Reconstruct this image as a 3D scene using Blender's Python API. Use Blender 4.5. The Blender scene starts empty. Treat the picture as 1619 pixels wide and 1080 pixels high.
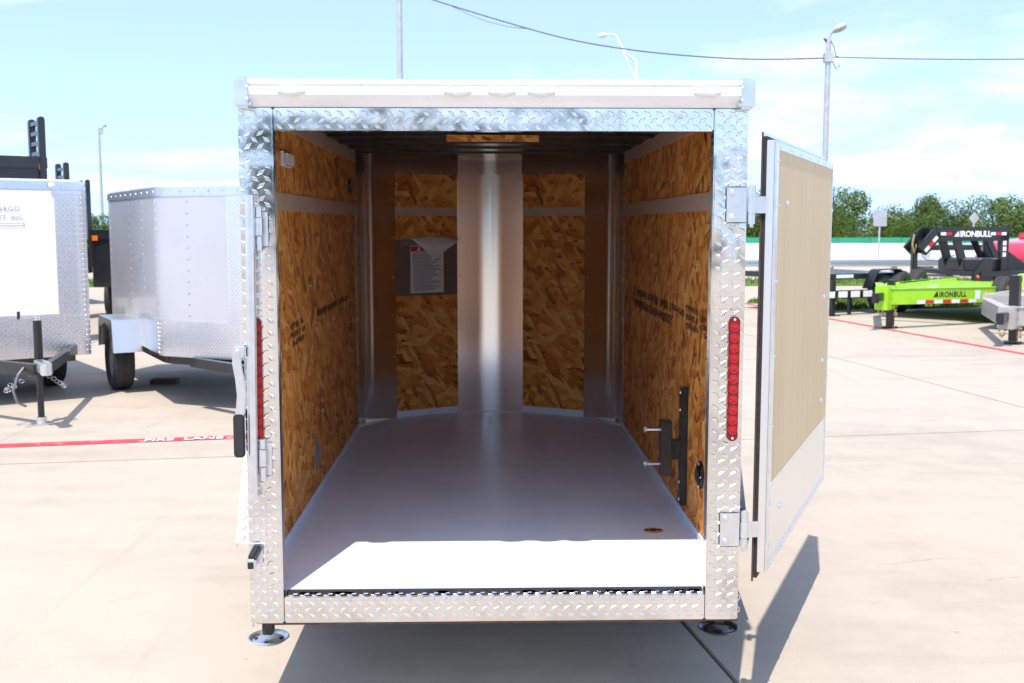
import bpy, bmesh, math, random
from mathutils import Vector, Matrix
R = math.radians
rnd = random.Random(7)
scene = bpy.context.scene
col = scene.collection

# ------------------------------------------------------------------ camera
cam_d = bpy.data.cameras.new('camera')
cam = bpy.data.objects.new('camera', cam_d)
col.objects.link(cam)
cam.location = (-0.03, -3.42, 1.60)
cam.rotation_euler = (R(90 - 6.13), 0, R(-1.4))
cam_d.sensor_width = 36.0
cam_d.lens = 36.0 * 1723 / 1619
cam_d.clip_start = 0.05
cam_d.clip_end = 2000
cam_d.dof.use_dof = True
cam_d.dof.focus_distance = 3.6
cam_d.dof.aperture_fstop = 8.0
scene.camera = cam

# ------------------------------------------------------------------ sun, sky, exposure
SUN = Vector((-0.115, -0.40, 1.0)).normalized()          # towards the sun: behind the camera, slightly left, high
sun_d = bpy.data.lights.new('sun', 'SUN')
sun_d.energy = 2.7
sun_d.angle = R(0.53)
sun_d.color = (1.0, 0.93, 0.84)
sun = bpy.data.objects.new('sun', sun_d)
col.objects.link(sun)
sun.rotation_euler = (-SUN).to_track_quat('-Z', 'Y').to_euler()
sun.location = (0, 0, 20)

world = bpy.data.worlds.new('World')
scene.world = world
world.use_nodes = True
nt = world.node_tree
nt.nodes.clear()
def wn(t, **k):
    n = nt.nodes.new(t)
    for a, b in k.items():
        setattr(n, a, b)
    return n
w_out = wn('ShaderNodeOutputWorld')
w_bg = wn('ShaderNodeBackground')
w_bg.inputs['Strength'].default_value = 0.145
sky = wn('ShaderNodeTexSky', sky_type='NISHITA', sun_disc=False)
sky.sun_elevation = math.asin(SUN.z)
sky.sun_rotation = math.atan2(SUN.x, SUN.y)
sky.altitude = 150
sky.air_density = 1.0
sky.dust_density = 0.6
sky.ozone_density = 3.0
tc = wn('ShaderNodeTexCoord')
sep = wn('ShaderNodeSeparateXYZ')
nt.links.new(tc.outputs['Generated'], sep.inputs[0])
addz = wn('ShaderNodeMath', operation='ADD'); addz.inputs[1].default_value = 0.16
mxz = wn('ShaderNodeMath', operation='MAXIMUM'); mxz.inputs[1].default_value = 0.02
nt.links.new(sep.outputs[2], mxz.inputs[0]); nt.links.new(mxz.outputs[0], addz.inputs[0])
dx = wn('ShaderNodeMath', operation='DIVIDE'); dy = wn('ShaderNodeMath', operation='DIVIDE')
nt.links.new(sep.outputs[0], dx.inputs[0]); nt.links.new(addz.outputs[0], dx.inputs[1])
nt.links.new(sep.outputs[1], dy.inputs[0]); nt.links.new(addz.outputs[0], dy.inputs[1])
lift = wn('ShaderNodeVectorMath', operation='MULTIPLY_ADD')
lift.inputs[1].default_value = (1, 1, .92); lift.inputs[2].default_value = (0, 0, .17)
nt.links.new(tc.outputs['Generated'], lift.inputs[0])
nrmz = wn('ShaderNodeVectorMath', operation='NORMALIZE'); nt.links.new(lift.outputs[0], nrmz.inputs[0])
nt.links.new(nrmz.outputs[0], sky.inputs['Vector'])
cmb = wn('ShaderNodeCombineXYZ')
nt.links.new(dx.outputs[0], cmb.inputs[0]); nt.links.new(dy.outputs[0], cmb.inputs[1])
cmb.inputs[2].default_value = 5.2
cn = wn('ShaderNodeTexNoise'); cn.inputs['Scale'].default_value = 0.85; cn.inputs['Detail'].default_value = 7
cn.inputs['Roughness'].default_value = 0.55; cn.inputs['Distortion'].default_value = 0.4
nt.links.new(cmb.outputs[0], cn.inputs['Vector'])
crp = wn('ShaderNodeValToRGB')
crp.color_ramp.elements[0].position = 0.50; crp.color_ramp.elements[0].color = (.12, .12, .12, 1)
crp.color_ramp.elements[1].position = 0.74; crp.color_ramp.elements[1].color = (0.8, 0.8, 0.8, 1)
nt.links.new(cn.outputs[0], crp.inputs[0])
wmx = wn('ShaderNodeMix', data_type='RGBA')
wmx.inputs['B'].default_value = (4.6, 4.8, 5.0, 1)
nt.links.new(crp.outputs[0], wmx.inputs['Factor'])
nt.links.new(sky.outputs[0], wmx.inputs['A'])
nt.links.new(wmx.outputs['Result'], w_bg.inputs[0])
nt.links.new(w_bg.outputs[0], w_out.inputs[0])

scene.render.engine = 'CYCLES'
scene.view_settings.view_transform = 'Standard'
scene.view_settings.look = 'None'
scene.view_settings.gamma = 1.0
scene.view_settings.use_curve_mapping = False
scene.view_settings.exposure = 1.22
scene.cycles.max_bounces = 7
scene.cycles.diffuse_bounces = 4
scene.cycles.glossy_bounces = 4
scene.cycles.sample_clamp_indirect = 4.0

# ------------------------------------------------------------------ material helpers
class NT:
    def __init__(s, name):
        s.m = bpy.data.materials.new(name); s.m.use_nodes = True
        s.t = s.m.node_tree; s.b = s.t.nodes['Principled BSDF']
    def n(s, typ, ins=None, **k):
        nd = s.t.nodes.new(typ)
        for a, b in k.items(): setattr(nd, a, b)
        for a, b in (ins or {}).items():
            if isinstance(b, bpy.types.NodeSocket): s.t.links.new(b, nd.inputs[a])
            else: nd.inputs[a].default_value = b
        return nd
    def math(s, op, a, b=0.0, c=0.0):
        nd = s.n('ShaderNodeMath', {0: a, 1: b, 2: c}, operation=op); return nd.outputs[0]
    def mix(s, f, a, b, bt='MIX'):
        nd = s.n('ShaderNodeMix', {'Factor': f, 'A': a, 'B': b}, data_type='RGBA', blend_type=bt); return nd.outputs['Result']
    def ramp(s, f, stops, interp='LINEAR'):
        nd = s.n('ShaderNodeValToRGB', {0: f}); cr = nd.color_ramp; cr.interpolation = interp
        while len(cr.elements) < len(stops): cr.elements.new(0.5)
        for e, (p, c) in zip(cr.elements, stops):
            e.position = p; e.color = (*c, 1) if len(c) == 3 else c
        return nd.outputs[0]
    def noise(s, vec, scale, detail=4, rough=0.55, out=0):
        nd = s.n('ShaderNodeTexNoise', {'Vector': vec, 'Scale': scale, 'Detail': detail, 'Roughness': rough}); return nd.outputs[out]
    def coord(s, kind='Object'):
        return s.n('ShaderNodeTexCoord').outputs[kind]
    def set(s, **k):
        for a, b in k.items():
            key = a.replace('_', ' ')
            if isinstance(b, bpy.types.NodeSocket): s.t.links.new(b, s.b.inputs[key])
            else: s.b.inputs[key].default_value = b
        return s.m
    def bump(s, h, strength=0.3, dist=0.01):
        nd = s.n('ShaderNodeBump', {'Height': h, 'Strength': strength, 'Distance': dist}); return nd.outputs[0]
def c4(c): return (*c, 1)

def plain(name, c, rough=0.5, metal=0.0, var=0.12, scale=8, bump=0.0, coat=0.0):
    k = NT(name); v = k.coord()
    nz = k.noise(v, scale, 5)
    lo = tuple(x * (1 - var) for x in c); hi = tuple(min(1, x * (1 + var)) for x in c)
    cc = k.ramp(nz, [(0.3, lo), (0.7, hi)])
    rr = k.math('MULTIPLY_ADD', k.noise(v, scale * 2.3, 3), 0.18, rough - 0.09)
    k.set(Base_Color=cc, Roughness=rr, Metallic=metal)
    if coat: k.set(Coat_Weight=coat, Coat_Roughness=0.08)
    if bump: k.set(Normal=k.bump(k.noise(v, scale * 6, 3), bump, 0.004))
    return k.m

def metal(name, c, rough, var=0.06, brush=None, wav=0.0):
    k = NT(name); v = k.coord()
    if brush:
        mp = k.n('ShaderNodeMapping', {'Vector': v, 'Scale': brush}).outputs[0]
        nz = k.noise(mp, 1.0, 4, 0.6)
    else:
        nz = k.noise(v, 22, 4)
    cc = k.ramp(nz, [(0.3, tuple(x * (1 - var) for x in c)), (0.7, c)])
    k.set(Base_Color=cc, Metallic=1.0, Roughness=k.math('MULTIPLY_ADD', nz, 0.05 if brush else 0.14, rough - (0.025 if brush else 0.07)))
    if wav: k.set(Normal=k.bump(k.noise(v, 4.0, 2), wav, 0.02))
    return k.m

def osb(name, uaxis, vertical, seed, dark=1.0, big_chips=False):
    """oriented strand board: overlapping layers of long chips"""
    k = NT(name); v = k.coord()
    sp = k.n('ShaderNodeSeparateXYZ', {0: v})
    u = sp.outputs[uaxis]; w = sp.outputs[2]
    wob = k.noise(v, 6, 2)
    res = None
    ang = [0, 24, -33, 52, -15, -64] if not vertical else [0, 35, -48, 75, -20, 12]
    for i, a in enumerate(ang):
        a = R(a + (90 if vertical else 0) + rnd.uniform(-5, 5))
        ca, sa = math.cos(a), math.sin(a)
        p = k.math('ADD', k.math('MULTIPLY', u, ca), k.math('MULTIPLY', w, sa))
        q = k.math('SUBTRACT', k.math('MULTIPLY', w, ca), k.math('MULTIPLY', u, sa))
        q = k.math('MULTIPLY_ADD', wob, 0.035, q)
        L = (7.0, 8.0, 9.0, 9, 10, 11)[i]; Wd = (22, 28, 32, 30, 40, 44)[i]
        if big_chips: L *= .9; Wd *= .95
        else: L *= .95; Wd *= 1.0
        cv = k.n('ShaderNodeCombineXYZ', {0: k.math('MULTIPLY_ADD', p, L, seed + i * 7.31), 1: k.math('MULTIPLY_ADD', q, Wd, seed * 2 + i * 3.7)}).outputs[0]
        vo = k.n('ShaderNodeTexVoronoi', {'Vector': cv, 'Scale': 1.0, 'Randomness': 1.0}, feature='F1', voronoi_dimensions='2D')
        cs = k.n('ShaderNodeSeparateColor', {0: vo.outputs['Color']})
        gcv = k.n('ShaderNodeCombineXYZ', {0: k.math('MULTIPLY', p, 9), 1: k.math('MULTIPLY', q, 110 if big_chips else 170), 2: i * 3.1}).outputs[0]
        gi = k.noise(gcv, 1.0, 2, .6)
        edge = k.math('MULTIPLY', k.math('SMOOTH_MIN', k.math('SUBTRACT', vo.outputs['Distance'], .42), .45, .1), -.5)
        edge = k.math('MINIMUM', edge, 0.0)
        val = k.math('ADD', k.math('ADD', k.math('MULTIPLY', cs.outputs[0], .80), edge), k.math('MULTIPLY_ADD', gi, .44, -.12))
        if res is None: res = val
        else:
            m = k.math('GREATER_THAN', cs.outputs[1], (0, .40, .5, .62, .66, .74)[i])
            mixn = k.n('ShaderNodeMix', {'Factor': m, 'A': res, 'B': val}, data_type='FLOAT'); res = mixn.outputs['Result']
    grain_s = (14, 14, 120) if not big_chips else (16, 5, 60) if not vertical else ((110, 110, 14))
    mp = k.n('ShaderNodeMapping', {'Vector': v, 'Scale': grain_s}).outputs[0]
    g = k.noise(mp, 1.0, 3, 0.6)
    big = k.noise(v, 2.2, 3)
    val = k.math('ADD', k.math('MULTIPLY_ADD', g, 0.06, k.math('MULTIPLY', res, 0.80)), k.math('MULTIPLY_ADD', big, 0.45, -0.10))
    d = dark
    cc = k.ramp(val, [(0.02, (.085 * d, .021 * d, .004 * d)), (0.17, (.24 * d, .067 * d, .011 * d)), (0.34, (.51 * d, .175 * d, .029 * d)),
                      (0.60, (.66 * d, .268 * d, .052 * d)), (0.90, (.78 * d, .43 * d, .13 * d))])
    fle = k.math('GREATER_THAN', k.noise(k.n('ShaderNodeMapping', {'Vector': v, 'Scale': (12, 12, 40) if big_chips else (30, 30, 46)}).outputs[0], 1.0, 2), 0.69)
    cc = k.mix(k.math('MULTIPLY', fle, 0.55), cc, (.16 * d, .05 * d, .012 * d, 1))
    k.set(Base_Color=cc, Roughness=0.55, Normal=k.bump(val, 0.5, 0.003))
    k.b.inputs['Specular IOR Level'].default_value = 0.35
    return k.m

def concrete(name, c, seed=0.0, per_object=True):
    k = NT(name); v = k.n('ShaderNodeNewGeometry').outputs['Position']
    a = k.noise(v, 0.35, 5, 0.6); b = k.noise(v, 3.0, 6, 0.65); f = k.noise(v, 160, 3, 0.7)
    mp = k.n('ShaderNodeMapping', {'Vector': v, 'Scale': (.5, 3.0, 1), 'Rotation': (0, 0, R(8))}).outputs[0]
    st = k.noise(mp, 1.0, 5, 0.6)
    val = k.math('ADD', k.math('MULTIPLY_ADD', a, 0.45, k.math('MULTIPLY', b, 0.35)), k.math('MULTIPLY_ADD', st, 0.30, -0.05))
    cc = k.ramp(val, [(0.30, tuple(x * .78 for x in c)), (0.50, c), (0.72, tuple(min(1, x * 1.10) for x in c))])
    spk = k.ramp(f, [(0.30, (.80, .79, .78)), (0.45, (1, 1, 1))])
    cc = k.mix(1.0, cc, spk, 'MULTIPLY')
    dark = k.ramp(k.noise(v, 1.4, 7, 0.7), [(0.63, (1, 1, 1)), (0.80, (.72, .71, .70))])
    cc = k.mix(1.0, cc, dark, 'MULTIPLY')
    tyre = k.n('ShaderNodeMapping', {'Vector': v, 'Scale': (2.6, .16, 1), 'Rotation': (0, 0, R(-24))}).outputs[0]
    cc = k.mix(1.0, cc, k.ramp(k.noise(tyre, 1.0, 5, .7), [(.60, (1, 1, 1)), (.78, (.80, .79, .78))]), 'MULTIPLY')
    wv = k.n('ShaderNodeVectorMath', {0: v, 1: k.noise(v, 1.7, 4, .6, 1)}, operation='ADD').outputs[0]
    crk = k.n('ShaderNodeTexVoronoi', {'Vector': wv, 'Scale': .33}, feature='DISTANCE_TO_EDGE').outputs['Distance']
    cm = k.math('MULTIPLY', k.math('LESS_THAN', crk, .0016), k.math('GREATER_THAN', k.noise(v, .5, 2), .60))
    cc = k.mix(k.math('MULTIPLY', cm, .5), cc, (.14, .12, .10, 1))
    spots = k.math('GREATER_THAN', k.noise(v, 9, 2), .765)
    cc = k.mix(k.math('MULTIPLY', spots, .35), cc, (.16, .14, .12, 1))
    if per_object:
        oi = k.n('ShaderNodeObjectInfo').outputs['Random']
        t = k.math('MULTIPLY_ADD', oi, 0.10, 0.95)
        cc = k.mix(1.0, cc, k.n('ShaderNodeCombineXYZ', {0: t, 1: t, 2: t}).outputs[0], 'MULTIPLY')
    k.set(Base_Color=cc, Roughness=0.85, Normal=k.bump(f, 0.25, 0.003))
    return k.m

def leafmat(name, a, b):
    k = NT(name)
    oi = k.n('ShaderNodeObjectInfo').outputs['Random']
    v = k.coord(); nz = k.noise(v, 1.1, 3)
    t = k.math('ADD', k.math('MULTIPLY', nz, 0.8), k.math('MULTIPLY', oi, 0.35))
    cc = k.ramp(t, [(0.3, a), (0.8, b)])
    k.set(Base_Color=cc, Roughness=0.8)
    k.b.inputs['Specular IOR Level'].default_value = 0.1
    return k.m

def glassy(name, c, rough=0.15, trans=0.0, spec=0.5):
    k = NT(name); v = k.coord()
    k.set(Base_Color=k.ramp(k.noise(v, 60, 2), [(0.3, tuple(x * .85 for x in c)), (0.7, c)]), Roughness=rough, Transmission_Weight=trans)
    return k.m

M = {}
M['concrete'] = concrete('concrete_lot', (.39, .336, .274))
M['pale_ground'] = concrete('pale_ground', (.395, .343, .282), per_object=False)
k = NT('tread_plate_aluminium'); v = k.coord()
sm_ = k.noise(v, 5, 6, .65); s2_ = k.noise(v, 60, 4, .6)
M['tread'] = k.set(Base_Color=k.ramp(sm_, [(.30, (.58, .57, .56)), (.52, (.78, .77, .76)), (.75, (.86, .85, .84))]), Metallic=1.0,
    Roughness=k.math('MULTIPLY_ADD', k.math('ADD', k.math('MULTIPLY', sm_, .6), k.math('MULTIPLY', s2_, .4)), .26, -.03), Normal=k.bump(k.noise(v, 5.0, 2), .22, .02))
M['lug'] = metal('tread_lug_aluminium', (.88, .87, .86), .16)
M['alu'] = metal('mill_aluminium', (.86, .85, .84), .33, brush=(120, 120, 2))
M['alu_in'] = metal('interior_aluminium', (.80, .79, .78), .17, var=.04, brush=(90, 90, 1.5))
M['galv'] = metal('galvanised_steel', (.80, .83, .86), .33, var=.12)
M['skin_silver'] = plain('silver_painted_skin', (.47, .48, .515), .30, .0, .03, 2, coat=.35)
M['skin_white'] = plain('white_painted_skin', (.82, .82, .82), .3, 0, .02, 3)
M['cap'] = plain('white_cap_metal', (.84, .84, .85), .3, .15, .03, 6)
M['black'] = plain('black_paint', (.012, .012, .014), .35, 0, .3, 5, coat=.3)
M['blackmat'] = plain('black_rubber', (.02, .02, .021), .75, 0, .3, 30)
M['tyre'] = plain('tyre_rubber', (.028, .027, .026), .8, 0, .3, 40)
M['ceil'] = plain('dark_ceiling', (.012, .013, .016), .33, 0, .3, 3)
k = NT('grey_painted_floor'); v = k.coord()
a_ = k.noise(v, 2.2, 5, .6); st_ = k.noise(k.n('ShaderNodeMapping', {'Vector': v, 'Scale': (26, 1.6, 1)}).outputs[0], 1.0, 5, .65); fi = k.noise(v, 140, 3, .7)
cc = k.ramp(k.math('ADD', k.math('MULTIPLY', a_, .6), k.math('MULTIPLY', st_, .4)), [(.30, (.71, .79, .91)), (.62, (.81, .88, .97))])
scf = k.ramp(k.noise(k.n('ShaderNodeMapping', {'Vector': v, 'Scale': (5, 2.2, 1), 'Rotation': (0, 0, .5)}).outputs[0], 1.6, 8, .75), [(.60, (1, 1, 1)), (.78, (.86, .84, .82))])
cc = k.mix(1.0, cc, scf, 'MULTIPLY')
grit = k.ramp(fi, [(.26, (.60, .56, .52)), (.33, (1, 1, 1))])
cc = k.mix(1.0, cc, grit, 'MULTIPLY')
M['floor'] = k.set(Base_Color=cc, Roughness=k.math('MULTIPLY_ADD', st_, .3, .25), Normal=k.bump(st_, .05, .004))
M['plate'] = plain('label_plate_metal', (.22, .175, .155), .4, .5, .1, 10)
M['bow'] = plain('painted_strip', (.56, .41, .33), .45, 0, .08, 14)
M['osb_l'] = osb('strand_board_left', 1, False, 3.0, 1.15, True)
M['osb_r'] = osb('strand_board_right', 1, False, 41.0, 1.15, True)
M['osb_f'] = osb('strand_board_front', 0, False, 77.0, 1.1)
M['luan'] = None
M['red_lens'] = glassy('red_lens', (.40, .003, .008), .16)
M['red_dark'] = glassy('red_lens_base', (.20, .002, .006), .22)
M['amber'] = glassy('amber_lens', (.85, .16, .01), .2)
M['clear'] = glassy('clear_lens', (.85, .86, .86), .12)
M['paper'] = plain('white_paper', (.72, .70, .72), .6, 0, .03, 20)
M['print'] = plain('grey_print', (.22, .22, .24), .6, 0, .1, 20)
M['ink'] = plain('stamp_ink', (.085, .048, .026), .7, 0, .5, 60)
M['redprint'] = plain('red_print', (.55, .02, .03), .5, 0, .05, 20)
M['white'] = plain('white_plastic', (.78, .78, .78), .4, 0, .04, 12)
M['green'] = plain('lime_green_paint', (.34, .66, .02), .32, 0, .06, 4, coat=.3)
M['lotred'] = None
M['leaf'] = leafmat('foliage', (.045, .085, .022), (.125, .18, .055))
M['leaf2'] = leafmat('foliage_yellow', (.06, .10, .02), (.16, .21, .05))
M['bark'] = plain('bark', (.12, .09, .065), .9, 0, .3, 10, bump=.5)
M['grass'] = leafmat('grass', (.08, .14, .03), (.17, .25, .06))
M['pole'] = plain('galvanised_pole', (.48, .48, .50), .5, .3, .1, 6)
M['polew'] = plain('pale_pole', (.75, .75, .75), .5, 0, .08, 6)
M['wire'] = plain('cable', (.04, .045, .06), .6, 0, .1, 5)
M['barrier'] = plain('barrier_concrete', (.62, .60, .56), .85, 0, .08, .8)
M['barrgreen'] = plain('barrier_green', (.02, .30, .16), .6, 0, .15, 1.0)
M['sign'] = plain('sign_back', (.46, .47, .48), .45, .5, .1, 4)
M['carred'] = plain('red_car_paint', (.55, .015, .04), .25, 0, .05, 4, coat=.8)
M['cargrey'] = plain('grey_car_paint', (.12, .13, .14), .3, 0, .05, 4, coat=.8)
M['carglass'] = plain('car_glass', (.45, .50, .55), .08, 0, .05, 4)
M['rim'] = plain('rim_grey', (.25, .25, .26), .4, .6, .1, 9)
M['gold'] = metal('gold_chain', (.75, .55, .22), .35)
M['grey_paint'] = plain('grey_paint', (.40, .39, .37), .35, 0, .06, 5)
M['tan'] = plain('tan_board', (.62, .36, .14), .6, 0, .1, 8)
M['roof'] = plain('shingle_grey', (.35, .36, .37), .8, 0, .15, 3)
M['rust'] = plain('rusty_steel', (.07, .035, .024), .7, .2, .4, 25)

k = NT('luan_plywood'); v = k.coord()
mp = k.n('ShaderNodeMapping', {'Vector': v, 'Scale': (60, 60, 1.2)}).outputs[0]
nz = k.noise(mp, 1.0, 5, .6); n2 = k.noise(v, 1.5, 4)
val = k.math('ADD', k.math('MULTIPLY', nz, .6), k.math('MULTIPLY', n2, .4))
streak = k.n('ShaderNodeMapping', {'Vector': v, 'Scale': (14, 14, .35)}).outputs[0]
sd = k.ramp(k.noise(streak, 1.0, 3), [(.62, (1, 1, 1)), (.75, (.82, .80, .76))])
cc = k.ramp(val, [(.3, (.58, .43, .235)), (.7, (.72, .565, .34))])
wvn = k.n('ShaderNodeTexWave', {'Vector': k.n('ShaderNodeMapping', {'Vector': v, 'Scale': (7, 7, .55)}).outputs[0], 'Scale': 1.0, 'Distortion': 6.0, 'Detail': 3, 'Detail Scale': 1.2}, bands_direction='X').outputs[0]
cc = k.mix(1.0, cc, k.ramp(wvn, [(0, (.95, .94, .91)), (.6, (1, 1, 1))]), 'MULTIPLY')
M['luan'] = k.set(Base_Color=k.mix(1.0, cc, sd, 'MULTIPLY'), Roughness=.6)

k = NT('worn_red_paint'); v = k.n('ShaderNodeNewGeometry').outputs['Position']
w_ = k.ramp(k.noise(v, 9, 6, .7), [(.56, (0, 0, 0)), (.70, (1, 1, 1))])
M['lotred'] = k.set(Base_Color=k.mix(w_, (.56, .045, .06, 1), (.52, .36, .31, 1)), Roughness=.8)
k = NT('worn_white_paint'); v = k.n('ShaderNodeNewGeometry').outputs['Position']
w_ = k.ramp(k.noise(v, 30, 5, .7), [(.58, (0, 0, 0)), (.74, (1, 1, 1))])
M['lotwhite'] = k.set(Base_Color=k.mix(w_, (.78, .74, .72, 1), (.55, .22, .2, 1)), Roughness=.8)

# ------------------------------------------------------------------ mesh helpers
class MB:
    def __init__(s): s.v = []; s.f = []
    def add(s, vs, fs):
        o = len(s.v); s.v += [tuple(p) for p in vs]; s.f += [tuple(i + o for i in f) for f in fs]; return s
    def box(s, x0, x1, y0, y1, z0, z1, m=None):
        vs = [Vector((x, y, z)) for z in (z0, z1) for y in (y0, y1) for x in (x0, x1)]
        if m is not None: vs = [m @ p for p in vs]
        return s.add(vs, [(0, 2, 3, 1), (4, 5, 7, 6), (0, 1, 5, 4), (1, 3, 7, 5), (3, 2, 6, 7), (2, 0, 4, 6)])
    def bar(s, a, b, w, h, up=(0, 0, 1)):
        """box beam from a to b, w across, h along up"""
        a = Vector(a); b = Vector(b); d = (b - a).normalized(); u = Vector(up)
        x = d.cross(u)
        if x.length < 1e-4: x = d.cross(Vector((1, 0, 0)))
        x.normalize(); u = x.cross(d)
        vs = []
        for p in (a, b):
            for sx, su in ((-1, -1), (1, -1), (1, 1), (-1, 1)):
                vs.append(p + x * sx * w / 2 + u * su * h / 2)
        return s.add(vs, [(3, 2, 1, 0), (4, 5, 6, 7), (0, 1, 5, 4), (1, 2, 6, 5), (2, 3, 7, 6), (3, 0, 4, 7)])
    def tube(s, pts, r, n=8, caps=True):
        pts = [Vector(p) for p in pts]; rs = r if isinstance(r, (list, tuple)) else [r] * len(pts)
        rings = []; px = None
        for i, p in enumerate(pts):
            d = (pts[min(i + 1, len(pts) - 1)] - pts[max(i - 1, 0)]).normalized()
            x = px - d * px.dot(d) if px is not None else d.cross(Vector((0, 0, 1)))
            if x.length < 1e-4: x = d.cross(Vector((1, 0, 0)))
            x.normalize(); px = x; y = d.cross(x)
            rings.append([p + (x * math.cos(t) + y * math.sin(t)) * rs[i] for t in [2 * math.pi * j / n for j in range(n)]])
        vs = [q for r_ in rings for q in r_]; fs = []
        for i in range(len(pts) - 1):
            for j in range(n):
                a = i * n + j; b = i * n + (j + 1) % n
                fs.append((a, b, b + n, a + n))
        if caps:
            fs.append(tuple(range(n - 1, -1, -1))); fs.append(tuple((len(pts) - 1) * n + j for j in range(n)))
        return s.add(vs, fs)
    def cyl(s, a, b, r, n=16): return s.tube([a, b], r, n)
    def prism(s, poly, z0, z1, m=None):
        """poly in local xy, extruded z0..z1, optional matrix"""
        n = len(poly)
        vs = [Vector((x, y, z0)) for x, y in poly] + [Vector((x, y, z1)) for x, y in poly]
        if m is not None: vs = [m @ p for p in vs]
        fs = [tuple(range(n - 1, -1, -1)), tuple(range(n, 2 * n))]
        for i in range(n):
            j = (i + 1) % n; fs.append((i, j, n + j, n + i))
        return s.add(vs, fs)
    def sheet(s, path, z0, z1, t):
        """vertical sheet along an open xy path, thickness t to the left of the path"""
        p = [Vector((x, y)) for x, y in path]; off = []
        for i in range(len(p)):
            d = (p[min(i + 1, len(p) - 1)] - p[max(i - 1, 0)]).normalized()
            off.append(p[i] + Vector((-d.y, d.x)) * t)
        n = len(p); vs = []
        for z in (z0, z1):
            vs += [(q.x, q.y, z) for q in p]; vs += [(q.x, q.y, z) for q in off]
        fs = []
        for i in range(n - 1):
            fs += [(i, i + 1, 2 * n + i + 1, 2 * n + i), (n + i + 1, n + i, 3 * n + i, 3 * n + i + 1),
                   (i + 1, i, n + i, n + i + 1), (2 * n + i, 2 * n + i + 1, 3 * n + i + 1, 3 * n + i)]
        fs += [(0, 2 * n, 3 * n, n), (n - 1, 2 * n - 1, 4 * n - 1, 3 * n - 1)]
        return s.add(vs, fs)
    def lathe(s, prof, c, axis, n=24):
        """prof: (radius, along) list; revolve about axis through c"""
        c = Vector(c); a = Vector(axis).normalized()
        x = a.cross(Vector((0, 0, 1)));
        if x.length < 1e-4: x = Vector((1, 0, 0))
        x.normalize(); y = a.cross(x); k_ = len(prof); vs = []; fs = []
        for j in range(n):
            t = 2 * math.pi * j / n; d = x * math.cos(t) + y * math.sin(t)
            vs += [c + a * h + d * r for r, h in prof]
        for j in range(n):
            q = (j + 1) % n
            for i in range(k_ - 1): fs.append((j * k_ + i, q * k_ + i, q * k_ + i + 1, j * k_ + i + 1))
        return s.add(vs, fs)
    def dome(s, c, nrm, r, h=None, n=8):
        h = r * .6 if h is None else h
        return s.lathe([(r, 0), (r * .86, h * .55), (r * .5, h * .9), (.0005, h)], c, nrm, n)
    def tread(s, u0, u1, v0, v1, fn, pu=.038, pv=.040, L=.033, W=.0135, h=.0026, ang=38):
        i0, i1 = math.ceil(u0 / pu * 2), math.floor(u1 / pu * 2)
        j0, j1 = math.ceil(v0 / pv * 2), math.floor(v1 / pv * 2)
        for i in range(i0, i1 + 1):
            for j in range(j0, j1 + 1):
                if (i + j) % 2: continue
                cu, cv = i * pu / 2, j * pv / 2
                a = R(ang if j % 2 == 0 else -ang); ca, sa = math.cos(a), math.sin(a)
                cl = lambda x, a_, b_: min(max(x, a_), b_)
                pt = [(-L / 2, 0, 0), (0, -W / 2, 0), (L / 2, 0, 0), (0, W / 2, 0), (-L * .30, 0, h), (0, -W * .27, h), (L * .30, 0, h), (0, W * .27, h)]
                vs = [fn(cl(cu + p * ca - q * sa, u0, u1), cl(cv + p * sa + q * ca, v0, v1), hh) for p, q, hh in pt]
                s.add(vs, [(0, 1, 5, 4), (1, 2, 6, 5), (2, 3, 7, 6), (3, 0, 4, 7), (4, 5, 6, 7)])
        return s
    def build(s, name, mat, parent=None, bevel=0.0, smooth=35, kind=None, loc=None, rot=None, label=None):
        me = bpy.data.meshes.new(name)
        me.from_pydata(s.v, [], s.f)
        bm = bmesh.new(); bm.from_mesh(me)
        bmesh.ops.recalc_face_normals(bm, faces=bm.faces)
        if bevel:
            es = [e for e in bm.edges if len(e.link_faces) == 2 and e.calc_face_angle(0) > R(40)]
            bmesh.ops.bevel(bm, geom=es, offset=bevel, segments=2, affect='EDGES', clamp_overlap=True)
        bm.to_mesh(me); bm.free()
        if smooth:
            me.shade_smooth(); me.set_sharp_from_angle(angle=R(smooth))
        me.materials.append(M[mat] if isinstance(mat, str) else mat)
        return link(name, me, parent, kind, loc, rot, label)
def link(name, me, parent=None, kind=None, loc=None, rot=None, label=None):
    o = bpy.data.objects.new(name, me); col.objects.link(o)
    if parent is not None: o.parent = parent
    if kind: o['kind'] = kind
    if loc is not None: o.location = loc
    if rot is not None: o.rotation_euler = (0, 0, rot) if not isinstance(rot, (tuple, list)) else rot
    if label: o['label'] = label
    return o
def thing(name, label, cat, loc=(0, 0, 0), rz=0.0, group=None):
    o = bpy.data.objects.new(name, None); col.objects.link(o); o.empty_display_size = .2
    o.location = loc; o.rotation_euler = (0, 0, rz); return tag(o, label, cat, group)
def tag(o, label, cat, group=None):
    o['label'] = label; o['category'] = cat
    if group: o['group'] = group
    return o
def text(name, body, size, mat, parent, mat4, ext=.0012, off=0.0, shear=0.0, align='LEFT', spacing=1.0, kind=None):
    cu = bpy.data.curves.new(name, 'FONT'); cu.body = body; cu.size = size; cu.extrude = ext; cu.offset = off
    cu.shear = shear; cu.align_x = align; cu.space_character = spacing; cu.resolution_u = 3
    tmp = bpy.data.objects.new('tmp_text', cu); col.objects.link(tmp)
    dg = bpy.context.evaluated_depsgraph_get(); dg.update()
    me = bpy.data.meshes.new_from_object(tmp.evaluated_get(dg))
    bpy.data.objects.remove(tmp); bpy.data.curves.remove(cu)
    me.transform(mat4); me.materials.clear(); me.materials.append(M[mat])
    return link(name, me, parent, kind)
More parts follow.
